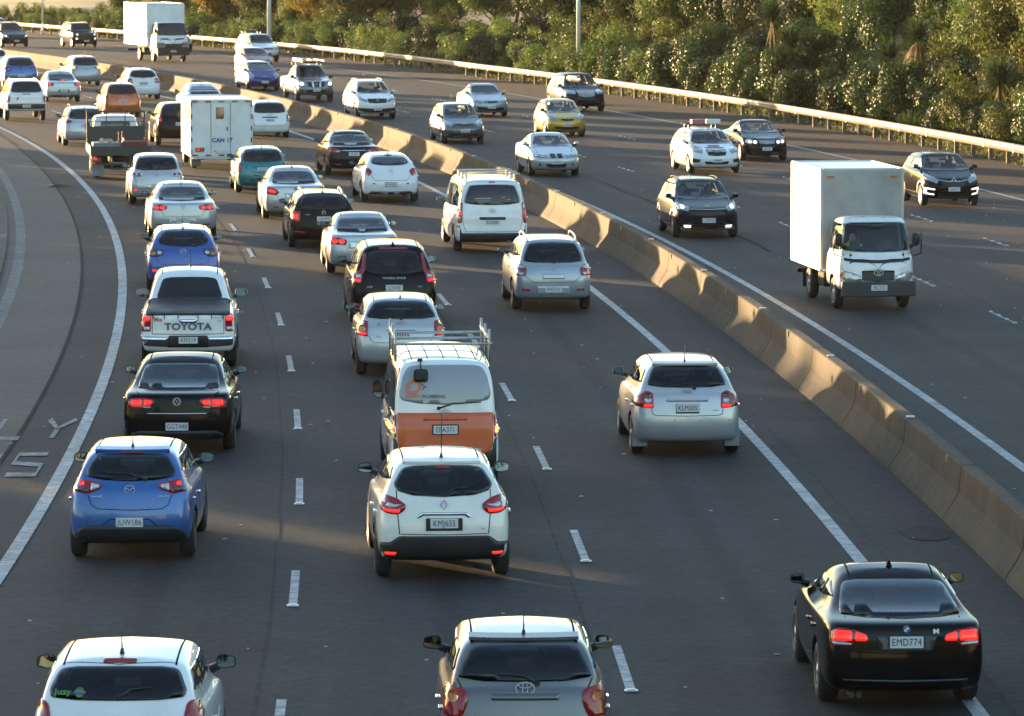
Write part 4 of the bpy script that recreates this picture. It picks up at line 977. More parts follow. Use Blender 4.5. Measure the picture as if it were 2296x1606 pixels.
    car('black_coupe', 'black coupe with broad red lamps in the bottom right corner beside the barrier', 'car',
        dict(type='sedan', L=4.58, W=1.78, H=1.38, wr=.33, tw=.24, style=10, fc=1.30, fr=2.15, rr=1.50, rg=.72, zg=1.0, zbr=.965, deck=1.0, zbf=.93, zc=.98, zt=1.21, aerial='fin', ady=.35, roofw=.53, tr=.96, msize=.95, posts=[-.35], chromeh=0, exhaust=(-.58, -.50), roofrear=False, cpill=.42,
             rwin=[(0, 1.265), (.40, 1.26), (.555, 1.24), (.64, 1.06), (.655, 1.01), (.4, 1.0), (0, .995)],
             tl=[([(.395, .79), (.42, .87), (.55, .915), (.72, .935), (.79, .90), (.80, .79), (.795, .74), (.58, .745), (.56, .785)], 'red', [([(.43, .865), (.54, .90), (.55, .80), (.42, .80)], 'redlit'), ([(.585, .905), (.76, .91), (.78, .80), (.58, .80)], 'redlit'), ([(.59, .775), (.78, .785), (.78, .755), (.59, .755)], 'clear')], .03)],
             plate=('EMD774', .79, (.40, .15, -.012)), emb=('roundel', .925, .085), rone=[([(-.33, .86), (.33, .86), (.28, .69), (-.28, .69)], 'silverrecess', 'plate_recess')], rseam=[[(.58, .74), (.54, .68), (0, .665)]], rseam2=[[(.62, 1.0), (.60, .965), (.56, .90)]],
             rtext=[('M', .32, .90, .07, 'white', 1.2, .003), ('BMW EfficientDynamics', .02, 1.025, .034, 'white', 1.3)], rpatch=[([(0, .375), (.68, .385), (.66, .365), (0, .350)], 'glassg')]), (2008, 1568), 'black', group=G3)
    car('grey_hatchback', 'dark grey hatchback cut off by the bottom edge in the middle of the road', 'car',
        dict(L=3.79, W=1.69, H=1.53, zg=1.11, zbr=1.04, rg=.14, rr=.38, roofw=.575, msize=1.15, alen=.24, ady=.20, spoiler=(1.46, .54, .16), mcol='paint', cpill=.18, chromeh=1,
             rwin=[(0, 1.42), (.4, 1.415), (.53, 1.40), (.62, 1.22), (.665, 1.14), (.4, 1.105), (0, 1.10)], wiper=(.12, -.26, 1.09), emb=('ovals', 1.04, .13),
             tl=[([(.555, 1.02), (.72, 1.06), (.80, 1.03), (.80, .76), (.62, .76), (.56, .90)], 'red', [(ellipse(.05, .06, .70, .96, 12), 'amber')], .05)], rone=[([(-.34, .99), (.34, .99), (.33, .93), (-.33, .93)], 'paint_grey', 'tailgate_handle')], plate=(None, .70), rseam=[SEAM(.56, .60, .80)], rseam2=[[(.66, 1.12), (.60, 1.0)]]), ('m', .11, 44.5), 'grey', group=G2)

def oncoming_cars():
    car('dark_suv', 'dark sport utility vehicle with lit headlamps at the far left edge of the oncoming road', 'car', dict(type='suv', L=4.9, W=1.94, H=1.74, lit=.05, rails='paint', grille=[[(0, .92), (.36, .92), (.33, .70), (0, .69)]]), (31, 106), 'navy', False, group=GO)
    car('pale_saloon', 'pale car mostly hidden behind the dark sport utility vehicle at the far left', 'car', dict(type='sedan', H=1.5), (2, 84), 'silver', False, group=GO)
    car('boxy_black_suv', 'boxy black off-roader with round headlamps driving alone before the guardrail', 'car', dict(type='suv', L=4.25, W=1.82, H=1.72, zh=1.02, zc=1.12, zbf=1.1, fh=.06, fc=1.15, fr=1.60, roofw=.64, rr=.22, rails='black', hl=[ellipse(.10, .10, .62, .90, 14)], lit=.05,
        grille=[[(0, .98), (.46, .98), (.46, .84), (0, .84)]], fpair=[(ellipse(.06, .06, .66, .62, 10), 'lamp', 'fog_lamp')]), (187, 106), 'black', False, group=GO)
    car('hidden_dark_hatchback', 'dark hatchback peeking out behind the cab of the distant white box truck', 'car', dict(), (402, 117), 'navy', False, group=GO)
    k = car('white_canopy_pickup', 'white pickup with roof rack and canopy beside the tall lamp post', 'pickup', dict(type='suv', L=5.0, W=1.80, H=1.76, gc=.34, wr=.37, zw=.80, fc=1.25, fr=2.0, rr=.30, rg=.08, zh=.98, zc=1.14, crossbars=(.15, .45), barmat='black', posts=[-.3, .55]), (592, 139), 'white', False, group=GO)
    car('faded_red_hatchback', 'faded red hatchback half hidden behind the violet-blue car', 'car', dict(L=3.8, W=1.66, H=1.45), (578, 163), 'red', False, group=GO)
    car('violet_hatchback', 'violet-blue smooth-nosed hatchback passing the shadowed barrier', 'car', dict(L=4.45, W=1.725, H=1.49, fc=.75, fr=1.85, zh=.72, zc=1.02, hl=[[(.50, .78), (.60, .60), (.78, .68), (.80, .92), (.68, .98)]], grille=[[(0, .62), (.3, .62), (.28, .57), (0, .56)]], femb=('ovals', .74, .10)), (588, 203), 'violet', False, group=GO)
    k = car('grey_pickup', 'grey pickup carrying ladders and an orange beacon on its roof', 'pickup', dict(type='ute', L=5.22, W=1.85, H=1.78, lit=.09, zh=1.02, grille=[[(0, .98), (.44, .98), (.40, .74), (0, .72)]], fpair=[([(.14, .98), (.24, .98), (.20, .73), (.12, .73)], 'chrome', 'grille_bar')], hl=[[(.50, .92), (.52, .76), (.84, .78), (.88, .96), (.70, 1.0)]], lgrille=[(0, .60), (.5, .60), (.45, .44), (0, .42)], femb=('bar', .88, .09), fplate=(None, .58), mcol='black', msize=1.2), (703, 228), 'tan', False, group=GO)
    k.ladders = True
    car('white_suv', 'white sport utility vehicle with a black lower bumper alone beside the barrier', 'car', dict(type='suv', L=4.55, W=1.82, H=1.68, rails='paint', hl=[[(.42, .82), (.48, .74), (.80, .86), (.87, 1.06), (.76, 1.02)]], grille=[[(0, .90), (.44, .90), (.40, .72), (0, .70)]], femb=('h', .82, .12), lgrille=[(0, .46), (.80, .50), (.82, .38), (.5, .30), (0, .30)], clad=1), (840, 266), 'white', False, group=GO)
    car('dark_grey_hatchback', 'dark grey hatchback in front of the pale silver hatchback on the oncoming side', 'car', dict(L=4.25, W=1.695, H=1.535, hl=[[(.48, .80), (.52, .66), (.76, .74), (.82, .96), (.66, .92)]], grille=[[(0, .76), (.40, .78), (.36, .70), (0, .68)]], femb=('bar', .78, .10), fplate=(None, .52), mcol='black'), (1036, 321), 'grey', False, group=GO)
    car('pale_silver_hatchback', 'pale silver saloon with a narrow oval grille on the oncoming side', 'car', dict(type='sedan', L=4.35, W=1.695, H=1.45, zh=.74, hl=[[(.44, .74), (.48, .62), (.78, .66), (.82, .80), (.66, .82)]], grille=[[(0, .72), (.30, .73), (.26, .65), (0, .64)]], femb=('wings', .74, .08), lgrille=[(0, .44), (.62, .46), (.58, .30), (0, .29)]), (1094, 262), 'silverblue', False, group=GO)
    car('yellow_hatchback', 'yellow hatchback between the silver saloon and the dark blue sport utility vehicle', 'car', dict(L=3.62, W=1.66, H=1.50, fc=.85, zh=.80, hl=[[(.42, .80), (.50, .66), (.72, .72), (.80, .92), (.70, 1.0)]], grille=[[(0, .74), (.28, .76), (.24, .68), (0, .66)]], fplate=(None, .52), lgrille=[(0, .42), (.5, .44), (.46, .32), (0, .30)], mcol='black', femb=('ovals', .80, .08)), (1265, 307), 'gold', False, group=GO)
    car('dark_blue_suv', 'dark blue sport utility vehicle with a wide chrome grille nearest the guardrail', 'car', dict(type='suv', L=4.75, W=1.93, H=1.74, hl=[[(.46, .96), (.50, .80), (.84, .82), (.88, 1.0), (.74, 1.02)]], grille=[[(0, 1.0), (.42, 1.0), (.36, .72), (0, .70)]], gmat='steel', femb=('vw', .90, .14), fplate=(None, .76), mcol='paint', lgrille=[(0, .66), (.42, .66), (.40, .56), (0, .55)]), (1307, 250), 'navy', False, group=GO)
    car('kidney_grille_saloon', 'silver saloon with twin round headlamps and a split black grille beside the median', 'car', dict(type='sedan', L=4.47, W=1.74, H=1.415, zh=.74, hl=[[(.32, .76), (.33, .65), (.76, .68), (.79, .78), (.6, .79)]], grille=[[(0, .66), (.001, .66), (.001, .65), (0, .65)]], fpair=[([(.03, .77), (.21, .77), (.19, .64), (.04, .64)], 'black', 'grille_half'), (ellipse(.04, .04, .56, .42, 10), 'black', 'fog_lamp'), (ellipse(.055, .05, .45, .71, 12), 'chrome', 'lamp_ring'), (ellipse(.055, .05, .64, .72, 12), 'chrome', 'lamp_ring')], lgrille=[(0, .44), (.36, .44), (.32, .32), (0, .31)], fplate=(None, .50), rub=1), (1240, 394), 'silver', False, group=GO)
    k = car('white_liveried_estate', 'white estate car with printed bonnet and small boxes on its roof bars', 'car', dict(type='wagon', L=4.68, W=1.80, H=1.50, zh=.80, crossbars=(.28, .62), barmat='black', hl=[[(.44, .84), (.50, .70), (.78, .76), (.85, .98), (.68, .92)]], grille=[[(0, .82), (.36, .83), (.30, .64), (0, .62)]], femb=('s', .76, .13), fplate=(None, .47), fpair=[([(.56, .50), (.80, .54), (.80, .40), (.60, .40)], 'black', 'fog_lamp')], lgrille=[(0, .42), (.42, .44), (.38, .34), (0, .33)], mcol='paint'), (1598, 388), 'white', False, group=GO)
    k.boxes = True
    car('black_grille_saloon', 'black saloon with lit twin headlamps and a chrome grille behind the white liveried estate', 'car', dict(type='sedan', L=4.53, W=1.73, H=1.43, zh=.82, lit=.055, hl=[ellipse(.13, .11, .60, .72, 14), ellipse(.09, .08, .42, .70, 12)], grille=[[(0, .84), (.34, .84), (.26, .64), (0, .63)]], gmat='steel', fpatch=[([(0, .86), (.37, .86), (.37, .845), (0, .845)], 'chrome', 'grille_trim')], fplate=('JLM127', .46)), (1709, 360), 'black', False, group=GO)
    car('black_crossover_with_fog_lamps', 'black crossover with glowing fog lamps and roof rails passing the median barrier', 'car', dict(type='suv', L=4.36, W=1.805, H=1.55, gc=.18, wr=.335, zbf=.98, zbr=1.0, zh=.84, zc=1.02, zg=1.08, rails='paint', railh=.05, lit=.05, hl=[[(.50, .84), (.54, .73), (.78, .78), (.86, .98), (.72, .93)]], grille=[[(0, .76), (.50, .78), (.47, .66), (0, .63)]], gmat='black', fpatch=[([(0, .795), (.50, .81), (.50, .795), (0, .78)], 'chrome', 'grille_trim')], fpair=[([(.46, .36), (.66, .37), (.64, .31), (.48, .31)], 'lamp', 'fog_lamp'), ([(.42, .46), (.45, .46), (.50, .29), (.74, .30), (.74, .275), (.47, .265)], 'chrome', 'fog_lamp_trim')], fplate=('LMM950', .50), femb=('oval', .86, .10), clad=1, mcol='paint', style=10), (1579, 531), 'navy', False, group=GO)
    car('black_crossover_with_daylights', 'black crossover with white C-shaped daytime lights beside the white delivery truck', 'car', dict(L=4.12, W=1.778, H=1.566, gc=.20, wr=.335, zw=.70, zbr=1.07, zbf=1.02, zh=.86, zc=1.06, zg=1.11, clad=1, style=10, rise=.1, hl=[[(.44, .82), (.50, .70), (.78, .80), (.86, 1.0), (.70, .96)]], grille=[[(0, .78), (.46, .80), (.30, .64), (0, .60)]], fpatch=[([(0, .80), (.16, .78), (.44, .83), (.44, .81), (.16, .755), (0, .775)], 'chrome', 'grille_trim')],
        fpair=[([(.56, .55), (.82, .59), (.84, .40), (.58, .36), (.58, .40), (.78, .43), (.77, .54), (.56, .51)], 'lamp', 'daytime_light')], fplate=('LUL911', .54), femb=('diamond', .80, .17), lgrille=[(0, .42), (.50, .42), (.46, .30), (0, .29)], mcol='black'), (2126, 461), 'black', False, group=GO)

OPEN = {'white_hatchback': 1, 'blue_hatchback': 1, 'black_saloon': 'clear', 'royal_blue_hatchback': 1, 'silver_saloon': 'clear', 'silver_hatchback': 1, 'cream_crossover': 1, 'silver_three_box_hatchback': 1, 'black_coupe': 1, 'grey_hatchback': 1, 'black_suv': 1, 'round_lamped_saloon': 'clear',
        'silver_crossover': 1, 'white_van': 'clear', 'grey_silver_hatchback': 1, 'pale_silver_saloon': 'clear', 'black_estate': 1, 'pearl_hatchback': 'clear', 'teal_estate': 'clear', 'black_crossover_with_fog_lamps': 'clear', 'black_crossover_with_daylights': 'clear', 'black_grille_saloon': 'clear', 'white_liveried_estate': 'clear', 'kidney_grille_saloon': 'clear',
        'dark_grey_hatchback': 'clear', 'white_suv': 'clear', 'dark_blue_suv': 'clear', 'yellow_hatchback': 'clear'}
# ------------------------------------------------------------------ trucks, loads, racks
M['paint_teal'] = PAINT['teal']; M['paint_silver'] = PAINT['silver']; M['paint_grey'] = PAINT['grey']; M['lightsteelrail'] = PAINT['lightsteel']
M['paintflap'] = pmat('grey_flap', (.22, .22, .23), .6); M['silverrecess'] = pmat('dark_recess', (.05, .055, .06), .25, .3)
M['tarp'] = pmat('tonneau_cover', (.022, .021, .021), .55, var=.2, vscale=4)
M['boxwhite'] = pmat('box_panel_white', (.74, .74, .72), .35, var=.10, vscale=1.6)
M['boxgrey'] = pmat('box_panel_grimy', (.36, .34, .31), .5, var=.2, vscale=1.6)
M['greypipe'] = pmat('exhaust_steel', (.05, .048, .045), .5, .6)
M['alu'] = pmat('aluminium_trim', (.55, .56, .57), .35, .8)
M['greysteel'] = pmat('grey_painted_steel', (.045, .046, .048), .5, .2, var=.15)
M['timber'] = pmat('weathered_timber', (.26, .27, .27), .8, var=.3, vscale=8)
M['redcrate'] = pmat('red_crate', (.22, .045, .03), .6, var=.25, vscale=8)
M['sack'] = pmat('pale_rubble', (.40, .38, .34), .9, var=.4, vscale=14)
CAB = dict(type='van', L=1.75, W=1.70, H=2.06, gc=.40, zbr=1.25, zbf=1.22, zh=1.12, zc=1.27, zg=1.30, rs=.02, rg=.03, rr=.06, fh=.05, fc=.13, fr=.42, roofw=.68, gb=.05, fo=.95, wr=.36, tw=.2, zw=.80, rbow=.02, bow=.02, crr=.06, crf=.20, fbow=.10, tf=.96, tr=.99,
           posts=[], rise=0, handles=True, aerial=None, roofline=False, mkind=2, mcol='black', msize=1.05, mdy=.12, mdz=.22, cpill=.16, rwin=None, plate=None, lgrille=[(0, .5), (.3, .5), (.3, .45), (0, .45)])
def bx(name, c, s, mat, parent, bev=.01): return obj(name, box(c, s, bev), parent, M[mat])
def frame_box(k, name, x0, x1, y0, y1, z0, z1, mat, front=None, trim='alu'):
    """a box body with edge trims standing proud of its panels"""
    o = obj(name, box(((x0+x1)/2, (y0+y1)/2, (z0+z1)/2), (x1-x0, y1-y0, z1-z0), .015), k.root, M[mat])
    t = .05; bm = bmesh.new()
    for x in (x0, x1):
        for y in (y0, y1): bm_box(bm, (x, y, (z0+z1)/2), (t, t, z1-z0+.01), None, 0, .012)
        for z in (z0, z1): bm_box(bm, (x, (y0+y1)/2, z), (t, y1-y0-.06, t), None, 0, .012)
    for y in (y0, y1):
        for z in (z0, z1): bm_box(bm, ((x0+x1)/2, y, z), (x1-x0-.06, t, t), None, 0, .012)
    obj('edge_trim', bm, k.root, M[trim])
    if front: obj('front_panel', box(((x0+x1)/2, y1+.006, (z0+z1)/2), (x1-x0-.08, .008, z1-z0-.08), 0), k.root, M[front])
    return o
def trucks():
    global DYNA, FAR, CAN, FLAT
    c = dict(CAB); c.update(ro=-2.05, open='clear', hl=[[(.38, .78), (.36, .66), (.70, .64), (.80, .74), (.79, .90), (.60, .86)]], grille=[[(0, .90), (.37, .89), (.36, .67), (0, .66)]], lgrille=[(0, .60), (.3, .60), (.3, .56), (0, .56)], fplate=None, femb=('ovals', .86, .15),
             fpatch=[([(0, 1.12), (.5, 1.135), (.74, 1.17), (.74, 1.11), (.5, 1.075), (0, 1.055)], 'black', 'bonnet_trim')], ws=[(0, 1.94), (.55, 1.935), (.69, 1.90), (.77, 1.45), (.775, 1.33), (.5, 1.295), (0, 1.285)],
             fpair=[([(.74, .82), (.82, .82), (.82, .73), (.76, .73)], 'amber', 'indicator')])
    DYNA = car('delivery_truck', 'white delivery truck with a tall plain box body driving towards the camera', 'truck', c, (1950, 690), 'white', False, yaw=7.3)
    c = dict(CAB); c.update(W=2.10, H=2.55, L=1.9, gc=.50, zbr=1.65, zbf=1.62, zh=1.45, zc=1.66, zg=1.70, roofw=.86, wr=.42, ro=-3.0, fo=1.25, zw=1.0, hl=[[(.50, 1.16), (.50, 1.12), (.92, 1.12), (.98, 1.16)]], grille=[[(0, 1.16), (.98, 1.16), (.98, .88), (0, .88)]], lgrille=[(0, .84), (1.02, .84), (1.02, .52), (0, .52)], fplate=None,
             fpair=[([(.55, 1.24), (.98, 1.26), (.98, 1.17), (.55, 1.17)], 'amber', 'indicator')], fpatch=[])
    FAR = car('box_truck', 'large white box truck with black grille far off near the guardrail', 'truck', c, (378, 139), 'white', False)
    c = dict(CAB); c.update(W=1.72, H=2.02, ro=-2.35, fo=.9)
    FLAT = car('flatbed_truck', 'flatbed truck with a ladder rack, dropside tray and mixed load', 'truck', c, (268, 398), 'white', True)
    c = dict(CAB); c.update(W=1.95, H=2.2, zbr=1.35, zbf=1.3, zc=1.4, zg=1.4, zh=1.2, roofw=.80, ro=-2.9, fo=.9)
    CAN = car('white_box_van', 'tall white box van with red reflective edging and a small dark rear window', 'van', c, (490, 376), 'white', True)
def chassis(k, R, y1, wd, z, axle, r, tw=.20):
    bm = bmesh.new()
    for x in (-.32, .32): bm_box(bm, (x, (R+y1)/2, z), (.09, y1-R, .16), None, 0, .01)
    for i in range(4): bm_box(bm, (0, lerp(R+.1, y1-.2, i/3), z), (.62, .08, .12))
    bm_tube(bm, (-wd+.2, axle, r), (wd-.2, axle, r), .07, .07, 8)
    bm_box(bm, (wd-.35, lerp(R, y1, .62), z-.08), (.40, .70, .32), None, 0, .04); bm_box(bm, (-wd+.35, lerp(R, y1, .62), z-.08), (.40, .60, .30), None, 0, .04)
    obj('chassis', bm, k.root, M['dark'])
def finish_trucks():
    # --- delivery truck: cab occupies y -.875 .. .875, nose at +y
    k = DYNA; r = k.root; y1, y0 = -1.0, -4.45
    o = frame_box(k, 'box_body', -.93, .93, y0, y1, .78, 3.03, 'boxwhite', 'boxgrey')
    for sx in (-1, 1): bx('marker_lamp', (sx*.72, y1+.018, 2.86), (.16, .012, .045), 'amber', r, .003)
    chassis(k, y0+.1, -.8, .85, .58, -.875-2.05, .36)
    bx('step_bumper', (0, y0-.02, .52), (1.6, .10, .10), 'dark', r)
    for sx in (-1, 1): bx('mud_flap', (sx*.72, -.875-2.05-.48, .42), (.30, .02, .40), 'dark', r, .003)
    for sx in (-1, 1):
        bm = bmesh.new(); bm_path(bm, [(sx*.82, .62, 1.20), (sx*.98, .72, 1.26), (sx*.98, .72, 1.72)], .016, 6); obj('mirror_arm', bm, r, M['black'])
    bm = bmesh.new(); bm_box(bm, (0, .86, .49), (1.66, .12, .34), None, 0, .03)
    for x in (-.5, .5): bm_box(bm, (x, .925, .47), (.22, .01, .10))
    obj('bumper', bm, r, M['greysteel']); add_plate(r, 'JRL222', (0, .945, .52), True)
    bm = bmesh.new()
    for y in (y0+1.13, y0+2.26):
        for sx in (-1, 1): bm_box(bm, (sx*.933, y, 1.9), (.008, .03, 2.1))
    obj('panel_joint', bm, r, M['alu'])
    seat_driver(k, (.40, -.12, .95), hiv=True)
    # --- distant box truck
    k = FAR; r = k.root; y1, y0 = -1.05, -7.2
    frame_box(k, 'box_body', -1.20, 1.20, y0, y1, 1.02, 3.62, 'boxwhite', None, 'boxwhite'); chassis(k, y0+.2, -.8, 1.1, .78, -.95-3.0, .42, .24)
    bx('bumper', (0, .96, .66), (2.06, .12, .46), 'black', r, .03); bx('grille', (0, .955, 1.02), (1.0, .05, .22), 'black', r, .01); add_plate(r, None, (0, 1.035, .70), True)
    for sx in (-1, 1): bx('headlight', (sx*.78, .965, 1.0), (.46, .06, .16), 'lamplens', r, .02)
    bx('under_run_bar', (0, y0+.15, .62), (2.1, .10, .12), 'dark', r)
    bm = bmesh.new(); bm_box(bm, (0, 0, 0), (.26, .02, .26), Matrix.Rotation(pi/4, 3, 'Y'), 0); d = obj('hazard_diamond', bm, r, M['plate']); d.location = (-.55, .99, .72)
    # --- flatbed truck (away): cab tail at -.875
    k = FLAT; r = k.root; y1, y0 = -1.0, -4.25; w = .99
    deck = bx('tray_floor', (0, (y0+y1)/2, .80), (2*w, y1-y0, .07), 'greysteel', r)
    bx('tail_board', (0, y0-.02, .95), (2*w-.04, .035, .30), 'greysteel', r)
    for sx in (-1, 1):
        bx('side_board', (sx*w, (y0+y1)/2, .95), (.035, y1-y0-.06, .30), 'greysteel', r)
        bm = bmesh.new()
        for i in range(5): bm_box(bm, (sx*(w+.022), lerp(y0+.05, y1-.05, i/4), .95), (.03, .05, .34), None, 0, .005)
        obj('side_post', bm, r, M['greysteel'])
        t = bx('tail_light', (sx*.80, y0-.05, .64), (.28, .03, .17), 'greysteel', r)
        e = bx('lens', (sx*.86, y0-.07, .68), (.13, .02, .08), 'redlit', t, .004); e2 = bx('lens', (sx*.80, y0-.07, .595), (.24, .02, .05), 'red', t, .004)
        bx('mud_flap', (sx*.76, y0+.35, .30), (.42, .02, .42), 'paintflap', r, .003)
    bm = bmesh.new(); bm_box(bm, (0, y0+.02, .50), (1.9, .06, .06)); bm_box(bm, (-.95, y0+.02, .62), (.05, .06, .30)); bm_box(bm, (.95, y0+.02, .62), (.05, .06, .30))
    for x in (-.30, .30): bm_box(bm, (x, y0+.02, .55), (.06, .06, .44))
    bm_box(bm, (0, y0+.03, .34), (.66, .05, .06)); obj('rear_frame', bm, r, M['greysteel'])
    chassis(k, y0+.1, -.8, .85, .62, -.875-2.35, .36)
    bx('headboard', (0, y1-.03, 1.24), (1.94, .04, .80), 'greysteel', r)
    bm = bmesh.new()
    for x in (-.97, .97): bm_box(bm, (x, y1-.03, 1.48), (.06, .06, 1.30))
    bm_box(bm, (0, y1-.03, 2.14), (2.0, .06, .07))
    for x in (-.32, .32): bm_box(bm, (x, y1-.03, 1.86), (.035, .035, .52))
    for z in (1.80, 1.95): bm_box(bm, (0, y1-.03, z), (1.9, .025, .025))
    obj('ladder_rack', bm, r, M['greysteel'])
    sk = k.skin; sk.patch('rear_window', half([(0, 1.80), (.50, 1.79), (.52, 1.45), (0, 1.44)]), 'rear', M['glassg'], r, rnd=.08)
    bm = bmesh.new()
    for i in range(5): bm_box(bm, (-.46, y0+.25+.13*0, .88+i*.075), (.92, .16, .062), None, 0, .008)
    for i in range(30):
        x, y, z, q = random.uniform(-.85, -.1), random.uniform(y0+.35, y0+1.3), random.uniform(.95, 1.30), random.uniform(.05, .11)
        bm_box(bm, (x, y, z), (q*1.6, q*1.3, q), Matrix.Rotation(random.uniform(0, 3), 3, 'Z') @ Matrix.Rotation(random.uniform(-.5, .5), 3, 'X'), 1, .012)
    bm_box(bm, (-.46, y0+.85, 1.02), (.92, 1.0, .36), None, 1, .03)
    load = obj('timber_stack', bm, None, [M['timber'], M['sack']]); load.location = r.location; load.rotation_euler = r.rotation_euler
    tag(load, 'stack of grey weathered boards topped with pale rubble on the flatbed truck', 'timber stack')
    bm = bmesh.new()
    for i in range(5): bm_box(bm, (.48, y0+.25, .89+i*.085), (.86, .05, .062), None, 0, .006)
    for x in (.08, .48, .88): bm_box(bm, (x, y0+.285, 1.06), (.05, .03, .44))
    bm_box(bm, (.48, y0+.72, 1.05), (.80, .80, .38), None, 0, .02)
    for x in (.14, .85): bm_box(bm, (x, y0+.72, 1.30), (.05, .85, .08))
    for x, y in ((-.02, .5), (.12, .9), (.95, 1.2)): bm_box(bm, (x, y0+y+.3, 1.38), (.05, .05, .34))
    load = obj('red_crate', bm, None, M['redcrate']); load.location = r.location; load.rotation_euler = r.rotation_euler
    tag(load, 'dull red slatted crate beside the grey boards on the flatbed truck', 'crate')
    # --- tall white box van (away)
    k = CAN; r = k.root; y1, y0 = -.80, -5.1; w = 1.06
    frame_box(k, 'box_body', -w, w, y0, y1+.02, .46, 2.42, 'boxwhite', None, 'boxwhite')
    bx('roof_pod', (0, .15, 2.28), (1.9, 1.5, .22), 'boxwhite', r, .08)
    bx('skirt', (0, y0+.06, .41), (2.06, .10, .08), 'boxwhite', r)
    bm = bmesh.new()
    for x in (-.37, .31): bm_box(bm, (x, y0-.006, 1.45), (.012, .012, 1.78))
    obj('door_seam', bm, r, M['seam'])
    f = bx('rear_window', (-.05, y0-.012, 1.97), (.27, .02, .40), 'glass', r, .01)
    bx('door_handle', (.20, y0-.03, 1.42), (.035, .04, .14), 'black', r)
    bx('door_handle', (-.22, y0-.03, .66), (.10, .03, .03), 'steel', r)
    bm = bmesh.new(); bw = bmesh.new()
    for i in range(9):
        q = bm if i % 2 == 0 else bw; x = lerp(-.93, .93, i/8); bm_box(q, (x, y0-.030, 2.37), (.20, .008, .045)); bm_box(q, (x, y0-.030, .50), (.20, .008, .045))
    for i in range(9):
        q = bm if i % 2 == 0 else bw; z = lerp(.62, 2.26, i/8)
        for sx in (-1, 1): bm_box(q, (sx*1.045, y0-.030, z), (.045, .008, .17))
    obj('red_reflective_strip', bm, r, M['red']); obj('white_reflective_strip', bw, r, M['white'])
    for sx in (-1, 1):
        t = bx('tail_light', (sx*.76, y0-.03, .70), (.30, .03, .13), 'black', r); bx('lens', (sx*.82, y0-.05, .70), (.10, .02, .09), 'redlit', t, .004); bx('lens', (sx*.69, y0-.05, .70), (.09, .02, .09), 'amber', t, .004)
    add_text(r, 'CAN 17', .20, (.02, y0-.014, 1.02), M['bluetext'], bold=.009)
    for sx in (-1, 1):
        for i in range(6): bx('side_window', (sx*(w+.004), lerp(y0+.45, y0+2.6, i/5), 1.95), (.016, .17, .52), 'glass', r, .005)
        bx('side_stripe', (sx*(w+.004), (y0+y1)/2, 1.12), (.012, y1-y0-.2, .14), 'bluetext', r, .003)
        bx('mud_flap', (sx*.84, y0+.75, .28), (.34, .02, .36), 'paintflap', r, .003)
    chassis(k, y0+.1, -.7, .95, .44, -.875-2.9, .36)
    bx('number_plate', (0, y0-.045, .62), (.36, .01, .12), 'plate', r, .003)
    # --- extras on cars
    for k in CARS:
        s = k.s; yf = lerp(-s['L']/2+s['rr'], s['L']/2-s['fr'], .62)+.14; hz = s['H']-.98
        if k.name == 'black_crossover_with_fog_lamps':
            seat_driver(k, (.36, yf, hz), label='person in dark clothing driving the black crossover with glowing fog lamps')
            seat_driver(k, (-.36, yf, hz), label='person in dark clothing in the passenger seat of the fog-lamped black crossover', wheel=False)
        if k.name == 'black_crossover_with_daylights': seat_driver(k, (.36, yf, hz), label='person in dark clothing driving the crossover with C-shaped daytime lights')
        if k.name == 'black_grille_saloon': seat_driver(k, (.36, yf, hz), label='person in dark clothing driving the black saloon with a chrome grille')
        if k.name == 'silver_three_box_hatchback': seat_driver(k, (.36, yf, hz), label='person in dark clothing driving the lone silver hatchback in the right lane')
        if getattr(k, 'tonneau', 0):
            s = k.s; R = -s['L']/2; sk = k.skin
            sk.patch('tonneau_cover', [(-.80, R+.05), (.80, R+.05), (.78, R+1.58), (-.78, R+1.58)], 'top', M['tarp'], k.root, off=.035, rnd=.06, step=.15, skirt=.05)
            bm = bmesh.new()
            for x in (-.66, -.45, -.19, .19, .45, .66):
                h, n = sk.hit('rear', x, 1.06); bm_box(bm, h+Vector((0, -.012, 0)), (.018, .012, .12))
            obj('cover_strap', bm, k.root, M['black'])
        if getattr(k, 'rack', 0):
            R = -k.s['L']/2; bm = bmesh.new()
            for y in (R+.9, R+1.9, R+2.9):
                bm_tube(bm, (-.74, y, 2.14), (.76, y, 2.14), .022, .022, 8)
                for sx in (-.71, .71): bm_tube(bm, (sx, y, 1.88), (sx, y, 2.36), .020, .020, 8)
            bm_tube(bm, (-.71, R+.8, 2.22), (-.71, R+3.0, 2.22), .02, .02, 8); bm_tube(bm, (.71, R+.8, 2.22), (.71, R+3.0, 2.22), .02, .02, 8)
            obj('roof_rack', bm, k.root, M['steel'])
            bm = bmesh.new()
            for x in (-.48, -.24, 0, .24, .48): k.skin.line(bm, [(x, R+.55), (x, R+3.1)], 'top', w=.014)
            obj('roof_rib', bm, k.root, M['seam'])
            for sx in (1, -1): pass
            h, n = k.skin.hit('rear', -.365, 1.80); bm = bmesh.new()
            bm_box(bm, (-.365, h.y-.10, 1.74), (.21, .05, .19), None, 0, .04); bm_tube(bm, (-.365, h.y-.09, 1.82), (-.37, h.y+.02, 1.95), .012, .012, 6); bm_box(bm, (-.37, h.y+.08, 1.955), (.08, .05, .05), None, 0, .01)
            obj('reversing_mirror', bm, k.root, M['black'])
            # droplet logo
            P0 = k.skin.hit('rear', -.47, 1.62)[0]; P1 = k.skin.hit('rear', -.47, 1.52)[0]; tl_ = atan2(P0.y-P1.y, .10)
            pts = ellipse(.088, .088, 0, 0, 21, -pi/2, pi)+[(-.088, -.088)]
            o = obj('logo', poly_plate(stroke(pts, .050, True), .006), k.root, M['orange']); o.location = (-.47, (P0.y+P1.y)/2-.020, 1.57); o.rotation_euler = (-tl_, 0, 0)
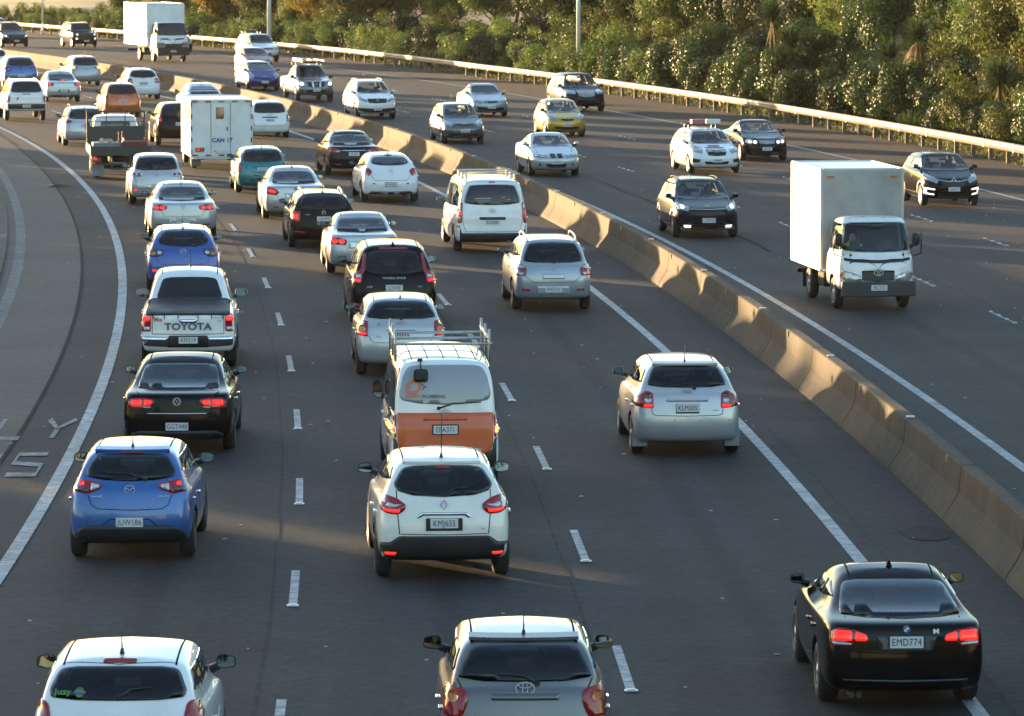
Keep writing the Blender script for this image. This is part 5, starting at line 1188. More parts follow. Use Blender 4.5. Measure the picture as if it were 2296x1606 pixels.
            q = stroke([(-.03, .05), (.03, 0), (0, -.05)], .024)+stroke([(.03, 0), (.09, -.01)], .024)
            o = obj('logo_tap', poly_plate(q, .006), k.root, M['greytext']); o.location = (-.34, (P0.y+P1.y)/2-.024, 1.57); o.rotation_euler = (-tl_, 0, 0)
        if getattr(k, 'ladders', 0):
            s = k.s; F = s['L']/2; r = k.root; z = s['H']+.16
            bm = bmesh.new()
            for y in (F-2.15, F-3.2):
                bm_box(bm, (0, y, s['H']+.07), (1.36, .05, .04))
                for sx in (-.62, .62): bm_box(bm, (sx, y, s['H']+.01), (.05, .06, .14))
            obj('roof_bars', bm, r, M['black'])
            for i, (xa, tx, nm) in enumerate(((-.42, .62, 'aluminium ladder lying nearest the sun on the grey pickup roof'), (.30, .56, 'aluminium ladder and pale planks beside the orange beacon on the grey pickup'))):
                bm = bmesh.new()
                for sx in (-1, 1): bm_box(bm, (xa+sx*.17, F-2.6, z), (.03, 2.6, .08))
                for j in range(9): bm_box(bm, (xa, F-3.8+j*.3, z), (.34, .03, .03))
                if i: bm_box(bm, (xa+.05, F-2.7, z+.07), (.30, 2.2, .05))
                o = obj('ladder', bm, None, M['steel']); o.location = r.location; o.rotation_euler = r.rotation_euler; tag(o, nm, 'ladder', 'ladders on the grey pickup roof')
            bm = bmesh.new(); bm_tube(bm, (0, F-2.15, s['H']+.08), (0, F-2.15, s['H']+.20), .07, .06, 12); bm_box(bm, (-.05, F-2.12, s['H']+.12), (.50, .10, .06), None, 0, .02); obj('beacon', bm, r, M['amber'])
        if getattr(k, 'boxes', 0):
            F = k.s['L']/2; r = k.root
            for i, (x, y, c, nm) in enumerate(((-.28, F-2.35, M['boxwhite'], 'white carton on the roof bars of the liveried estate, nearer the driver-side edge'), (.26, F-2.35, pmat('pink_card', (.45, .12, .13), .6), 'red-sided carton on the roof bars of the liveried estate'))):
                bm = bmesh.new(); bm_box(bm, (x, y, k.s['H']+.21), (.46, .38, .15), None, 0, .01); bm_box(bm, (x, y, k.s['H']+.285), (.46, .06, .012), None, 1)
                o = obj('carton', bm, None, [c, M['boxwhite']]); o.location = r.location; o.rotation_euler = r.rotation_euler; tag(o, nm, 'box', 'cartons on the white estate roof')
            add_text(r, 'DRIVE', .16, (0, 0, 0), M['redcrate'], front=True, name='bonnet_lettering', bold=.003) if False else None
            sk = k.skin
            sk.patch('bonnet_print', [(-.34, F-.62), (.34, F-.62), (.30, F-.50), (-.30, F-.50)], 'top', pmat('bonnet_print_ink', (.10, .06, .12), .4), r, off=.004, rnd=.02, step=.08, skirt=0)
            sk.patch('bonnet_print', [(-.22, F-.86), (.22, F-.86), (.20, F-.70), (-.20, F-.70)], 'top', pmat('bonnet_print_pink', (.40, .10, .16), .4), r, off=.004, rnd=.02, step=.08, skirt=0)
            for ax in ('left', 'right'): sk.patch('side_print', [(.35, .55), (.75, .55), (.75, .85), (.35, .85)], ax, pmat('bonnet_print_ink', (.10, .06, .12), .4), r, off=.004, rnd=.02, step=.1, skirt=0)
def seat_driver(k, p, hiv=False, label=None, wheel=True):
    """driver behind the windscreen: one skinned figure (cut off at the seat), hands on the wheel; p = hip point in vehicle axes"""
    V, Rr, E_ = person(None, None)
    me = bpy.data.meshes.new('person'); me.from_pydata([Vector(v)+Vector(p) for v in V], E_, [])
    o = bpy.data.objects.new('person', me); COL.objects.link(o)
    o.location = k.root.location; o.rotation_euler = k.root.rotation_euler
    m = o.modifiers.new('s', 'SKIN'); m.use_smooth_shade = True
    for i, q in enumerate(me.skin_vertices[0].data): q.radius = (Rr[i]*(1.15 if i < 3 else 1), Rr[i]*(.75 if i < 3 else 1)); q.use_root = i == 0
    o.modifiers.new('u', 'SUBSURF').levels = 1
    bpy.context.view_layer.update(); dg = bpy.context.evaluated_depsgraph_get()
    nm = bpy.data.meshes.new_from_object(o.evaluated_get(dg)); o.modifiers.clear(); o.data = nm; nm.name = 'person'
    nm.materials.clear(); nm.materials.append(M['hivis'] if hiv else M['cloth']); nm.materials.append(M['skin'])
    for f in nm.polygons:
        c = f.center-Vector(p); f.use_smooth = True
        f.material_index = 1 if c.z > .52 or (c.y > .20) else 0
    tag(o, 'person in a yellow safety vest driving the white delivery truck' if hiv else label, 'person')
    bm = bmesh.new(); bmesh.ops.create_uvsphere(bm, u_segments=14, v_segments=8, radius=.108)
    bmesh.ops.delete(bm, geom=[v for v in bm.verts if v.co.z < .01 and v.co.y > -.02], context='VERTS')
    for v in bm.verts: v.co += Vector(p)+Vector((0, .03, .70))
    obj('hair', bm, o, M['cloth'], True)
    bm = bmesh.new(); bmesh.ops.create_uvsphere(bm, u_segments=8, v_segments=6, radius=.022)
    for v in bm.verts: v.co += Vector(p)+Vector((0, .155, .68))
    obj('nose', bm, o, M['skin'], True)
    if not wheel: return
    bm = bmesh.new(); a = [Vector((.18*cos(t), .02*sin(t), .18*sin(t))) for t in [2*pi*i/20 for i in range(21)]]; q = Matrix.Rotation(radians(-35), 3, 'X')
    bm_path(bm, [Vector(p)+Vector((0, .46, .26))+q @ v for v in a], .014, 6); bm_tube(bm, Vector(p)+Vector((0, .46, .26)), Vector(p)+Vector((0, .75, .10)), .03, .03, 8)
    if not hiv: bm.free(); return
    obj('steering_wheel', bm, k.root, M['black'])
    obj('cab_seat', box((p[0], p[1]-.16, p[2]+.30), (.46, .12, .72), .05), k.root, M['seat'])
# ------------------------------------------------------------------ ground, carriageways, markings, barriers
def strip(f0, f1, d0, d1, step, z, uv=None):
    bm = bmesh.new(); pr = None; d = d0; lay = bm.loops.layers.uv.new('UVMap') if uv else None
    while d <= d1+1e-6:
        a, b = f0(d), f1(d); q = (bm.verts.new((*a, z)), bm.verts.new((*b, z)))
        if pr:
            f = bm.faces.new((pr[0], pr[1], q[1], q[0]))
            if uv:
                u0, u1 = [(w_(d) if callable(w_) else w_) for w_ in uv]
                for l, c in zip(f.loops, ((u0, d-step), (u1, d-step), (u1, d), (u0, d))): l[lay].uv = c
        pr = q; d += step
    bmesh.ops.recalc_face_normals(bm, faces=bm.faces)
    if sum((f.normal for f in bm.faces), Vector()).z < 0: bmesh.ops.reverse_faces(bm, faces=bm.faces)
    return bm
def tracks(cs):
    """brightness across the lanes: polished wheel tracks, darker oil line between them"""
    o = []
    for c in cs: o += [(c-1.7, 1.10), (c-.85, .88), (c-.35, 1.06), (c, .66), (c+.35, 1.06), (c+.85, .88)]
    return [(cs[0]-4, 1.05)]+o+[(cs[-1]+4, 1.05)]
def rd(o): return (lambda d: road(d, o(d) if callable(o) else o))
def setting():
    A1 = asphalt('asphalt_dark', (.0163, .0168, .0186), (.038, .039, .0428),   .82, lanes=tracks((-13.1, -9.4, -5.65)))
    A2 = asphalt('asphalt_worn', (.0176, .0177, .0189), (.0425, .0425, .0448), .8, lanes=tracks((2.2, 6.55, 11.1)))
    A3 = asphalt('chip_shoulder', (.028, .020, .017), (.058, .043, .037), .9)
    A4 = asphalt('ramp_asphalt', (.023, .0218, .0212), (.056, .0525, .0505), .68, patch=.35)
    LINE = asphalt('road_paint', (.24, .245, .26), (.40, .41, .42), .6, patch=.12, worn=.25)
    LINEW = asphalt('road_paint_worn', (.16, .165, .17), (.32, .325, .33), .7, patch=.25, worn=.55)
    CONC = concrete()
    KERB = pmat('old_kerb', (.055, .045, .036), .9, var=.3, vscale=2); EARTH = pmat('verge_earth', (.020, .021, .010), .95, var=.5, vscale=.7, bump=.6, bscale=3)
    GRASS = pmat('rough_grass', (.045, .048, .020), .95, var=.4, vscale=.08); FIELD = pmat('dry_grass', (.24, .20, .085), .95, var=.3, vscale=.08)
    bm = bmesh.new(); bmesh.ops.create_grid(bm, x_segments=1, y_segments=1, size=2500); structure('ground', bm, GRASS).location = (0, 1500, -.30)
    bm = bmesh.new(); bm.faces.new([bm.verts.new((x, y, .02)) for x, y in ((-200, 385), (-20, 400), (60, 900), (-300, 900))]); structure('field', bm, FIELD)
    structure('verge', strip(rd(-60), rd(30), -160, 420, 10, -.03), EARTH)
    structure('road', strip(rd(-21), rd(-1.5), -160, 420, 4, 0, (-21, -1.5)), A1)
    structure('oncoming_road', strip(rd(-1.5), rd(lambda d: off_edge(d)+.12), -160, 420, 4, 0, (-1.5, lambda d: off_edge(d)+.12)), A2)
    structure('road_shoulder', strip(rd(lambda d: off_edge(d)+.12), rd(lambda d: off_rail(d)+.7), -160, 420, 4, 0), A3)
    # the older surface of the joining ramp, its seam and its worn left edge line
    def seam(d):
        d_ = min(max(d, 62), 190); x = 9.65388640e-7*d_**3-1.04159560e-3*d_**2+1.04202607e-1*d_-1.06057608e+1
        if d > 190: x += -.235*(d-190)
        return (x, d)
    def ramp(d):
        d_ = min(max(d, 80), 165); x = 8.66554699e-7*d_**3-9.80098813e-4*d_**2+9.53900351e-2*d_-1.18229661e+1
        if d > 165: x += -.165*(d-165)
        if d < 80: x += .055*(80-d)*-.2
        return (x, d)
    off = lambda f, o: (lambda d: (f(d)[0]+o, f(d)[1]))
    structure('ramp_road', strip(off(ramp, -.36), seam, 5, 320, 4, .008), A4)
    structure('ramp_seam', strip(seam, off(seam, .07), 5, 320, 2, .010), pmat('seam_tar', (.012, .012, .013), .9, spec=.1))
    structure('ramp_edge_line', strip(off(ramp, -.13), off(ramp, .13), 5, 300, 3, .012), asphalt('road_paint_old', (.075, .078, .082), (.17, .175, .18), .7, patch=.25, worn=.5))
    structure('kerb', strip(off(ramp, -.58), off(ramp, -.36), 5, 320, 4, .10), KERB)
    structure('kerb_face', strip_v(off(ramp, -.36), 5, 320, 4, 0, .10), KERB)
    structure('verge_bank', strip3([off(ramp, -.58), off(ramp, -2.2), off(ramp, -7), off(ramp, -20)], [.09, .25, .7, 1.0], 5, 320, 4), EARTH)
    # painted lines
    def edgeL(d):
        d_ = min(max(d, 50), 195); x = -1.82394199e-7*d_**3-6.44892218e-4*d_**2+5.92101523e-2*d_-7.91013569
        if d > 195: x += -.215*(d-195)-.0009*(d-195)**2
        if d < 50: x += .02*(50-d)*.5
        return (x, d)
    structure('edge_line', strip(off(edgeL, -.10), off(edgeL, .10), 5, 320, 2, .012), LINE)
    structure('edge_line', strip(rd(-3.88), rd(-3.70), 5, 380, 3, .006), LINE)
    structure('edge_line', strip(rd(-.09), rd(.09), 5, 380, 3, .006), LINE)
    structure('edge_line', strip(rd(lambda d: off_edge(d)-.08), rd(lambda d: off_edge(d)+.08), 100, 400, 3, .008), LINE)
    bm = bmesh.new(); RP = []
    def dash(o, d0, ln=3.1, w=.11, raised=True):
        n = 6
        for i in range(n):
            a, b = d0+ln*i/n+.01, d0+ln*(i+1)/n-.012
            v = [bm.verts.new((*road(q, o+s_), .006)) for q, s_ in ((a, -w/2), (a, w/2), (b, w/2), (b, -w/2))]; bm.faces.new(v)
        if raised: RP.append((road(d0-.12, o), heading(d0), 1.0))
    for k in range(-3, 25): dash(-11.32, 56.7+10.15*k)
    for k in range(-3, 25): dash(-7.46, 50.2+10.4*k)
    bm2 = bm; bm = bmesh.new()
    for k in range(0, 24): dash(4.32, 76.5+10.0*k, 2.9, .09, False); dash(8.75, 79.5+10.0*k, 2.9, .09, False)
    for o, d0 in ((4.32, 76.5), (8.75, 79.5)):
        for k in range(0, 16):
            for j in range(4): RP.append((road(d0+10*k+j*.95, o), heading(d0+10*k), .55))
    bmesh.ops.recalc_face_normals(bm2, faces=bm2.faces); bmesh.ops.recalc_face_normals(bm, faces=bm.faces)
    structure('lane_line', bm2, LINE); structure('lane_line', bm, LINEW)
    # raised white markers at the near end of each dash
    b3 = bmesh.new()
    for (x, y), h, s_ in RP:
        if y > 230 or y < 46: continue
        q = Matrix.Rotation(h, 3, 'Z'); bm_box(b3, (x, y, .012), (.15*s_, .10*s_, .016), q, 0, .006); bm_box(b3, (x, y-.02, .024), (.09*s_, .06*s_, .020), q, 0, .006)
    structure('raised_markers', b3, pmat('marker_ceramic', (.66, .66, .64), .3))
    letters(LINEW)
    # road wear: patch, tar lines, litter
    bm = bmesh.new(); c = ground(2215, 1272/1.0*1.0)
    c = ground(2075, 1197)
    bm.faces.new([bm.verts.new((c[0]+.36*cos(t)*(1+.1*sin(5*t)), c[1]+.75*sin(t), .007)) for t in [2*pi*i/24 for i in range(24)]]); structure('road_patch', bm, asphalt('tar_patch', (.011, .0112, .0122), (.028, .0285, .031), .85))
    bm = bmesh.new()
    for o0, d0, d1 in ((2.2, 118, 150),):
        pr = None
        for i in range(40):
            d = lerp(d0, d1, i/39); p = road(d, o0+.10*sin(d*.21)+.04*sin(d*.9)); q = (bm.verts.new((p[0]-.03, p[1], .005)), bm.verts.new((p[0]+.03, p[1], .005)))
            if pr: bm.faces.new((pr[0], pr[1], q[1], q[0]))
            pr = q
    structure('tar_lines', bm, pmat('tar_line', (.008, .008, .009), .95, spec=.05))
    bm = bmesh.new(); rr = random.Random(3)
    for i in range(260):
        d = rr.uniform(45, 150); p = road(d, rr.uniform(-18, 13)); s_ = rr.uniform(.012, .035); a = rr.uniform(0, 3)
        bm_box(bm, (p[0], p[1], .008), (s_*2, s_, .010), Matrix.Rotation(a, 3, 'Z'), 0)
    tag(structure('road_grit', bm, pmat('pale_grit', (.42, .40, .37), .8)), kind='stuff')
    bm = bmesh.new()
    for x, y in ((1988, 995), (2061, 1010), (2115, 1056), (2085, 1042)):
        p = ground(x, y); v = [bm.verts.new((p[0]+.07*a, p[1]+.12*b, z)) for a, b, z in ((-1, -.4, .012), (.2, -1, .03), (1, .2, .012), (0, 1, .035))]; bm.faces.new(v)
    tag(structure('fallen_leaves', bm, pmat('brown_leaf', (.30, .09, .03), .7)), kind='stuff')
    p = ground(127, 419); bm = bmesh.new(); v = [bm.verts.new((p[0]+x, p[1]+y, z)) for x, y, z in ((-.35, -.2, .02), (.05, -.28, .10), (.12, .25, .03), (-.22, .3, .07), (.55, .05, .02))]
    bm.faces.new((v[0], v[1], v[2], v[3])); bm.faces.new((v[1], v[4], v[2])); tag(obj('rubber_debris', bm, None, M['paintflap']), 'flattened pale scrap lying on the ramp beside the seam', 'debris')
    JT = asphalt('paving_joint', (.0125, .0128, .014), (.030, .0305, .033), .85, worn=.25)
    for o_, a_, b_ in ((-11.62, 30, 200), (-3.42, 30, 230), (-7.78, 46, 150), (4.62, 60, 200)):
        structure('paving_joint', strip(rd(lambda d, q=o_: q+.012*sin(d*.37)), rd(lambda d, q=o_: q+.04+.012*sin(d*.37)+.008*sin(d*1.3)), a_, b_, 1.2, .004), JT)
    # --- concrete median barrier
    prof = [(-2.13, 0), (-2.10, .075), (-1.97, .27), (-1.90, .40), (-1.865, .77), (-1.845, .785), (-1.665, .785), (-1.645, .77), (-1.61, .40), (-1.54, .27), (-1.41, .075), (-1.38, 0)]
    bm = bmesh.new(); pr = None; d = 20.0
    while d < 380:
        v = [bm.verts.new((*road(d, o), z)) for o, z in prof]
        if pr:
            for i in range(len(prof)-1): bm.faces.new((pr[i], v[i], v[i+1], pr[i+1]))
        pr = v; d += 1.5
    bmesh.ops.recalc_face_normals(bm, faces=bm.faces)
    for k in range(26):
        d = 58.5+6.1*k*(1.0)
        for i in range(len(prof)-1):
            o0, z0 = prof[i]; o1, z1 = prof[i+1]; n = Vector((-(z1-z0), (o1-o0))).normalized()*.003
            P = [(*road(d+dd, o_+(n[0])), z_+n[1]) for dd, o_, z_ in ((-.025, o0, z0), (.025, o0, z0), (.025, o1, z1), (-.025, o1, z1))]
            bm.faces.new([bm.verts.new(q) for q in P]).material_index = 1
    b = tag(obj('median_barrier', bm, None, [CONC, M['seam']]), 'long concrete barrier with sloping foot between the two directions of traffic', 'barrier')
    for k in range(14):
        d = 66+10.2*k; p = road(d, -1.80); o = obj('barrier_reflector', box((0, 0, 0), (.10, .03, .10), .006), b, pmat('reflector_yellow', (.42, .38, .10), .35)); o.location = (p[0]-.05, p[1], .72); o.rotation_euler = (0, 0, heading(d))
        p = road(d+5, -1.755); o = obj('barrier_reflector', box((0, 0, 0), (.13, .09, .02), .004), b, M['plate']); o.location = (p[0], p[1], .795)
    # --- the overbridge the picture is taken from (mirrored in the tails of the cars)
    BR = pmat('bridge_concrete', (.10, .095, .09), .9, var=.2, vscale=.5)
    bm = bmesh.new(); bm_box(bm, (0, -8, 5.9), (120, 12, 1.2)); bm_box(bm, (0, -13.8, 6.95), (120, .3, .9))
    for x in (-24, -2, 24): bm_box(bm, (x, -8, 2.65), (1.2, 9, 5.3))
    structure('overbridge', bm, BR)
    # --- guardrail
    gr = tag(empty('guardrail', (*road(200, off_rail(200)), 0)), 'galvanised steel guardrail on posts along the far edge of the shoulder', 'guardrail')
    W_ = [(.0, .44), (-.055, .48), (-.075, .53), (-.02, .575), (-.02, .615), (-.075, .66), (-.055, .71), (0, .75), (.012, .75), (-.04, .70), (-.06, .66), (-.008, .615), (-.008, .575), (-.06, .53), (-.04, .485), (.012, .44)]
    bm = bmesh.new(); pr = None; d = 120
    L0 = Vector(gr.location)
    while d < 372:
        v = [bm.verts.new(Vector((*road(d, off_rail(d)+o), z))-L0) for o, z in W_]
        if pr:
            for i in range(len(W_)): j = (i+1) % len(W_); bm.faces.new((pr[i], v[i], v[j], pr[j]))
        pr = v; d += 2.5
    bmesh.ops.recalc_face_normals(bm, faces=bm.faces)
    RAIL = pmat('guardrail_zinc', (.22, .165, .10), .5, .05, var=.18, vscale=.6)
    for k in range(60):
        d = 122+4.1*k; p = Vector((*road(d, off_rail(d)-.066), .595))-L0; bm_box(bm, p, (.012, .10, .30), Matrix.Rotation(heading(d), 3, 'Z'))
    obj('rail_beam', bm, gr, RAIL)
    pm = bpy.data.meshes.new('post'); bm = bmesh.new(); bm_box(bm, (0, 0, .36), (.15, .10, .74), None, 0, .008); bm.to_mesh(pm); bm.free(); pm.materials.append(pmat('post_timber', (.17, .12, .08), .85, var=.3))
    d = 148
    for k in range(96):
        if d > 371: break
        o = obj('post', pm, gr); p = Vector((*road(d, off_rail(d)+.09), 0))-L0; o.location = p; o.rotation_euler = (0, 0, heading(d)); d += 2.42
    # --- lamp posts and small posts
    POLE = pmat('lamp_post_paint', (.78, .77, .72), .5, 0)
    for (px, py, rad, lab) in ((604, 116, .16, 'thick pale lamp post behind the guardrail beside the white canopied pickup'), (1297, 192, .13, 'slim pale lamp post among the trees behind the dark blue sport utility vehicle'), (96, 78, .07, 'thin grey lamp post far left behind the boxy black off-roader')):
        p = ground(px, py); e = tag(empty('lamp_post', (*p, 0)), lab, 'lamp post')
        bm = bmesh.new(); bm_tube(bm, (0, 0, 0), (0, 0, 10), rad, rad*.6, 12); obj('pole', bm, e, POLE)
        bm = bmesh.new(); bm_tube(bm, (0, 0, 0), (0, 0, .9), rad*1.25, rad*1.2, 12); obj('pole_base', bm, e, POLE)
        bm = bmesh.new(); bm_path(bm, [(0, 0, 9.9), (-.8, 0, 10.5), (-2.2, 0, 10.7)], .05, 8); obj('lamp_arm', bm, e, POLE)
        obj('lamp_head', box((-2.5, 0, 10.68), (.75, .28, .14), .04), e, M['greysteel'])
    for px, py, h_, c, lab in ((1163, 160, 1.3, (.36, .42, .46), 'pale blue-grey marker post among shrubs behind the guardrail'), (1263, 178, 1.0, (.55, .25, .10), 'short orange marker post just behind the guardrail')):
        p = ground(px, py); bm = bmesh.new(); bm_box(bm, (0, 0, h_/2), (.16, .06, h_), None, 0, .01); bm_box(bm, (0, -.033, h_-.15), (.10, .01, .16), None, 1)
        o = obj('marker_post', bm, None, [pmat('marker_'+str(px), c, .6), M['plate']]); o.location = (*p, 0); tag(o, lab, 'post')
    p = ground(952, 62); e = tag(empty('utility_pole', (*p, 0)), 'broad dark pole rising out of the trees left of the pale building', 'pole')
    bm = bmesh.new(); bm_tube(bm, (0, 0, 0), (0, 0, 12), .30, .22, 12); obj('pole', bm, e, pmat('dark_timber_pole', (.10, .085, .075), .85, var=.3))
    obj('cross_arm', box((0, 0, 11), (2.2, .12, .14), .01), e, M['timber'])
    # pale building glimpsed between the trees
    p = ground(1066, 46); e = tag(empty('pale_building', (*p, 0), radians(8)), 'pale blue-grey building glimpsed between the trees at the top edge', 'building')
    WL = pmat('building_wall', (.38, .46, .52), .7, var=.1, vscale=.4)
    obj('wall', box((0, 4, 3), (6, 8, 6), .05), e, WL); obj('roof', box((0, 4, 6.2), (6.6, 8.6, .4), .05), e, M['greysteel'])
    bm = bmesh.new()
    for x in (-2.2, -.7, .8, 2.2): bm_box(bm, (x, -.03, 3.5), (1.0, .08, 1.4), None, 0, .02)
    obj('window', bm, e, M['glassg'])
    bm = bmesh.new()
    for z in (1.0, 2.0): bm_box(bm, (0, -.02, z), (5.9, .05, .06))
    obj('wall_band', bm, e, M['boxgrey'])
    # --- planted bank behind the guardrail
    BANK = pmat('bank_soil', (.040, .036, .018), .95, var=.5, vscale=.5, bump=.8, bscale=2)
    def hs(d): return max(.12, min(1, (330-d)/90))
    bm = bmesh.new(); pr = None; d = 60
    while d < 420:
        v = [bm.verts.new((*road(d, off_rail(d)+o), z*hs(d))) for o, z in ((.7, 0), (2.0, .15), (5, 1.1), (10, 3.2), (18, 6.0), (30, 8.6), (60, 10))]
        if pr:
            for i in range(len(v)-1): bm.faces.new((pr[i], v[i], v[i+1], pr[i+1]))
        pr = v; d += 6
    bmesh.ops.recalc_face_normals(bm, faces=bm.faces)
    structure('bank', bm, BANK, True)
def haze():
    bm = bmesh.new(); bm_box(bm, (20, 390, 9.0), (900, 1150, 21.0))
    m = bpy.data.materials.new('haze'); m.use_nodes = True; t = m.node_tree; t.nodes.clear(); o = t.nodes.new('ShaderNodeOutputMaterial')
    v = t.nodes.new('ShaderNodeVolumePrincipled'); v.inputs['Color'].default_value = (1, .93, .82, 1); v.inputs['Density'].default_value = .000035; v.inputs['Anisotropy'].default_value = .2
    t.links.new(v.outputs[0], o.inputs['Volume'])
    tag(obj('haze', bm, None, m), kind='stuff')
def strip_v(f, d0, d1, step, z0, z1):
    bm = bmesh.new(); pr = None; d = d0
    while d <= d1:
        a = f(d); q = (bm.verts.new((*a, z0)), bm.verts.new((*a, z1)))
        if pr: bm.faces.new((pr[0], q[0], q[1], pr[1]))
        pr = q; d += step
    return bm
def strip3(fs, zs, d0, d1, step):
    bm = bmesh.new(); pr = None; d = d0
    while d <= d1:
        v = [bm.verts.new((*f(d), z)) for f, z in zip(fs, zs)]
        if pr:
            for i in range(len(v)-1): bm.faces.new((pr[i], pr[i+1], v[i+1], v[i]))
        pr = v; d += step
    bmesh.ops.recalc_face_normals(bm, faces=bm.faces); return bm
def concrete():
    m = bpy.data.materials.new('barrier_concrete'); m.use_nodes = True; t = m.node_tree; b = t.nodes['Principled BSDF']; b.inputs['Roughness'].default_value = .88
    tc = t.nodes.new('ShaderNodeTexCoord'); mp = t.nodes.new('ShaderNodeMapping'); mp.inputs['Scale'].default_value = (6, 6, .5)
    n1 = t.nodes.new('ShaderNodeTexNoise'); n1.inputs['Scale'].default_value = 1.6; n1.inputs['Detail'].default_value = 6
    n2 = t.nodes.new('ShaderNodeTexNoise'); n2.inputs['Scale'].default_value = .6; n2.inputs['Detail'].default_value = 7
    t.links.new(tc.outputs['Object'], mp.inputs[0]); t.links.new(mp.outputs[0], n1.inputs[0]); t.links.new(tc.outputs['Object'], n2.inputs[0])
    ad = t.nodes.new('ShaderNodeMath'); ad.operation = 'ADD'; t.links.new(n1.outputs[0], ad.inputs[0]); t.links.new(n2.outputs[0], ad.inputs[1])
    r = t.nodes.new('ShaderNodeValToRGB'); r.color_ramp.elements[0].position = .42; r.color_ramp.elements[0].color = (.020, .0155, .0105, 1)
    r.color_ramp.elements[1].position = .62; r.color_ramp.elements[1].color = (.058, .039, .021, 1)
    h = t.nodes.new('ShaderNodeMath'); h.operation = 'MULTIPLY'; h.inputs[1].default_value = .5
    t.links.new(ad.outputs[0], h.inputs[0]); t.links.new(h.outputs[0], r.inputs[0]); t.links.new(r.outputs[0], b.inputs['Base Color'])
    n3 = t.nodes.new('ShaderNodeTexNoise'); n3.inputs['Scale'].default_value = 30; t.links.new(tc.outputs['Object'], n3.inputs[0])
    bp = t.nodes.new('ShaderNodeBump'); bp.inputs['Strength'].default_value = .3; bp.inputs['Distance'].default_value = .02; t.links.new(n3.outputs[0], bp.inputs['Height']); t.links.new(bp.outputs[0], b.inputs['Normal'])
    return m
def letters(mat):
    """worn lane lettering ONLY / BUS, stretched along the lane"""
    G = {'S': [[(1, 1), (.0, 1), (0, .56), (1, .46), (1, 0), (0, 0)]], 'U': [[(0, 1), (0, 0), (1, 0), (1, 1)]], 'B': [[(0, 0), (0, 1), (.9, 1), (.9, .55), (0, .5), (1, .45), (1, 0), (0, 0)]],
         'O': [[(0, 0), (0, 1), (1, 1), (1, 0), (0, 0)]], 'N': [[(0, 0), (0, 1), (1, 0), (1, 1)]], 'L': [[(0, 1), (0, 0), (1, 0)]], 'Y': [[(0, 1), (.5, .5), (1, 1)], [(.5, .5), (.5, 0)]]}
    bm = bmesh.new()
    def word(txt, x0, d0, h, w, gap):
        for i, ch in enumerate(txt):
            for st in G[ch]:
                for q in stroke(st, .185):
                    try: bm.faces.new([bm.verts.new((x0+i*(w+gap)+px*w-.03*(py*h), d0+py*h, .013)) for px, py in q])
                    except ValueError: pass
    a = ground(80, 984); word('ONLY', a[0]-2.25, a[1], 2.9, .46, .30)
    a = ground(12, 1066); word('BUS', a[0]-1.52, a[1], 2.75, .46, .30)
    bmesh.ops.recalc_face_normals(bm, faces=bm.faces)
    for f in bm.faces:
        if f.normal.z < 0: f.normal_flip()
    structure('lane_lettering', bm, mat)
# ------------------------------------------------------------------ planting on the bank
def leaf_mat(name, c0, c1, c2, rough=.38, trans=.35):
    m = bpy.data.materials.new(name); m.use_nodes = True; t = m.node_tree; b = t.nodes['Principled BSDF']; out = t.nodes['Material Output']
    at = t.nodes.new('ShaderNodeAttribute'); at.attribute_name = 'tone'
    oi = t.nodes.new('ShaderNodeObjectInfo')
    ad = t.nodes.new('ShaderNodeMath'); ad.operation = 'MULTIPLY_ADD'; ad.inputs[1].default_value = .35; ad.inputs[2].default_value = -.17
    t.links.new(oi.outputs['Random'], ad.inputs[0])
    sm = t.nodes.new('ShaderNodeMath'); sm.operation = 'ADD'; t.links.new(at.outputs['Fac'], sm.inputs[0]); t.links.new(ad.outputs[0], sm.inputs[1])
    r = t.nodes.new('ShaderNodeValToRGB'); e = r.color_ramp.elements
    e[0].color = (*c0, 1); e[0].position = .1; e[1].color = (*c2, 1); e[1].position = .95; x = e.new(.5); x.color = (*c1, 1)
    t.links.new(sm.outputs[0], r.inputs[0]); t.links.new(r.outputs[0], b.inputs['Base Color'])
    b.inputs['Roughness'].default_value = rough; b.inputs['Specular IOR Level'].default_value = .26
    tr = t.nodes.new('ShaderNodeBsdfTranslucent'); t.links.new(r.outputs[0], tr.inputs[0])
    mx = t.nodes.new('ShaderNodeMixShader'); mx.inputs[0].default_value = trans+.12
    t.links.new(b.outputs[0], mx.inputs[1]); t.links.new(tr.outputs[0], mx.inputs[2]); t.links.new(mx.outputs[0], out.inputs[0])
    return m
BARK = pmat('bark', (.075, .052, .035), .9, var=.35, vscale=4, bump=.6, bscale=12)
def rnd_unit(r):
    while 1:
        v = Vector((r.uniform(-1, 1), r.uniform(-1, 1), r.uniform(-1, 1)))
        if .05 < v.length < 1: return v.normalized()
def leaves_mesh(name, clumps, leaf, n_per, r, mat, long=1.7, out=.8):
    """clumps: (centre, radius); many small creased leaves spread through each clump"""
    V, Fc, T = [], [], []
    for c, rad, tone in clumps:
        n = max(6, int(n_per*(rad/.45)**2))
        for i in range(n):
            u = rnd_unit(r); p = c+u*rad*(r.random()**.4); p.z = max(.02, p.z)
            nn = (u*1.15+rnd_unit(r)*.6+Vector((0, 0, .25))).normalized(); a = nn.orthogonal().normalized(); a.rotate(Matrix.Rotation(r.uniform(0, 2*pi), 3, nn)); b_ = nn.cross(a)
            s = leaf*r.uniform(.65, 1.35); l = s*long
            k = len(V); V += [p-a*l*.5, p+b_*s*.42+nn*s*.12, p+a*l*.5, p-b_*s*.42+nn*s*.12]
            Fc += [(k, k+1, k+2), (k, k+2, k+3)]
            t_ = max(0, min(1, tone+r.gauss(0, .12))); T += [t_, t_]
    me = bpy.data.meshes.new(name); me.from_pydata(V, [], Fc); me.materials.append(mat)
    at = me.attributes.new('tone', 'FLOAT', 'FACE'); at.data.foreach_set('value', T)
    return me
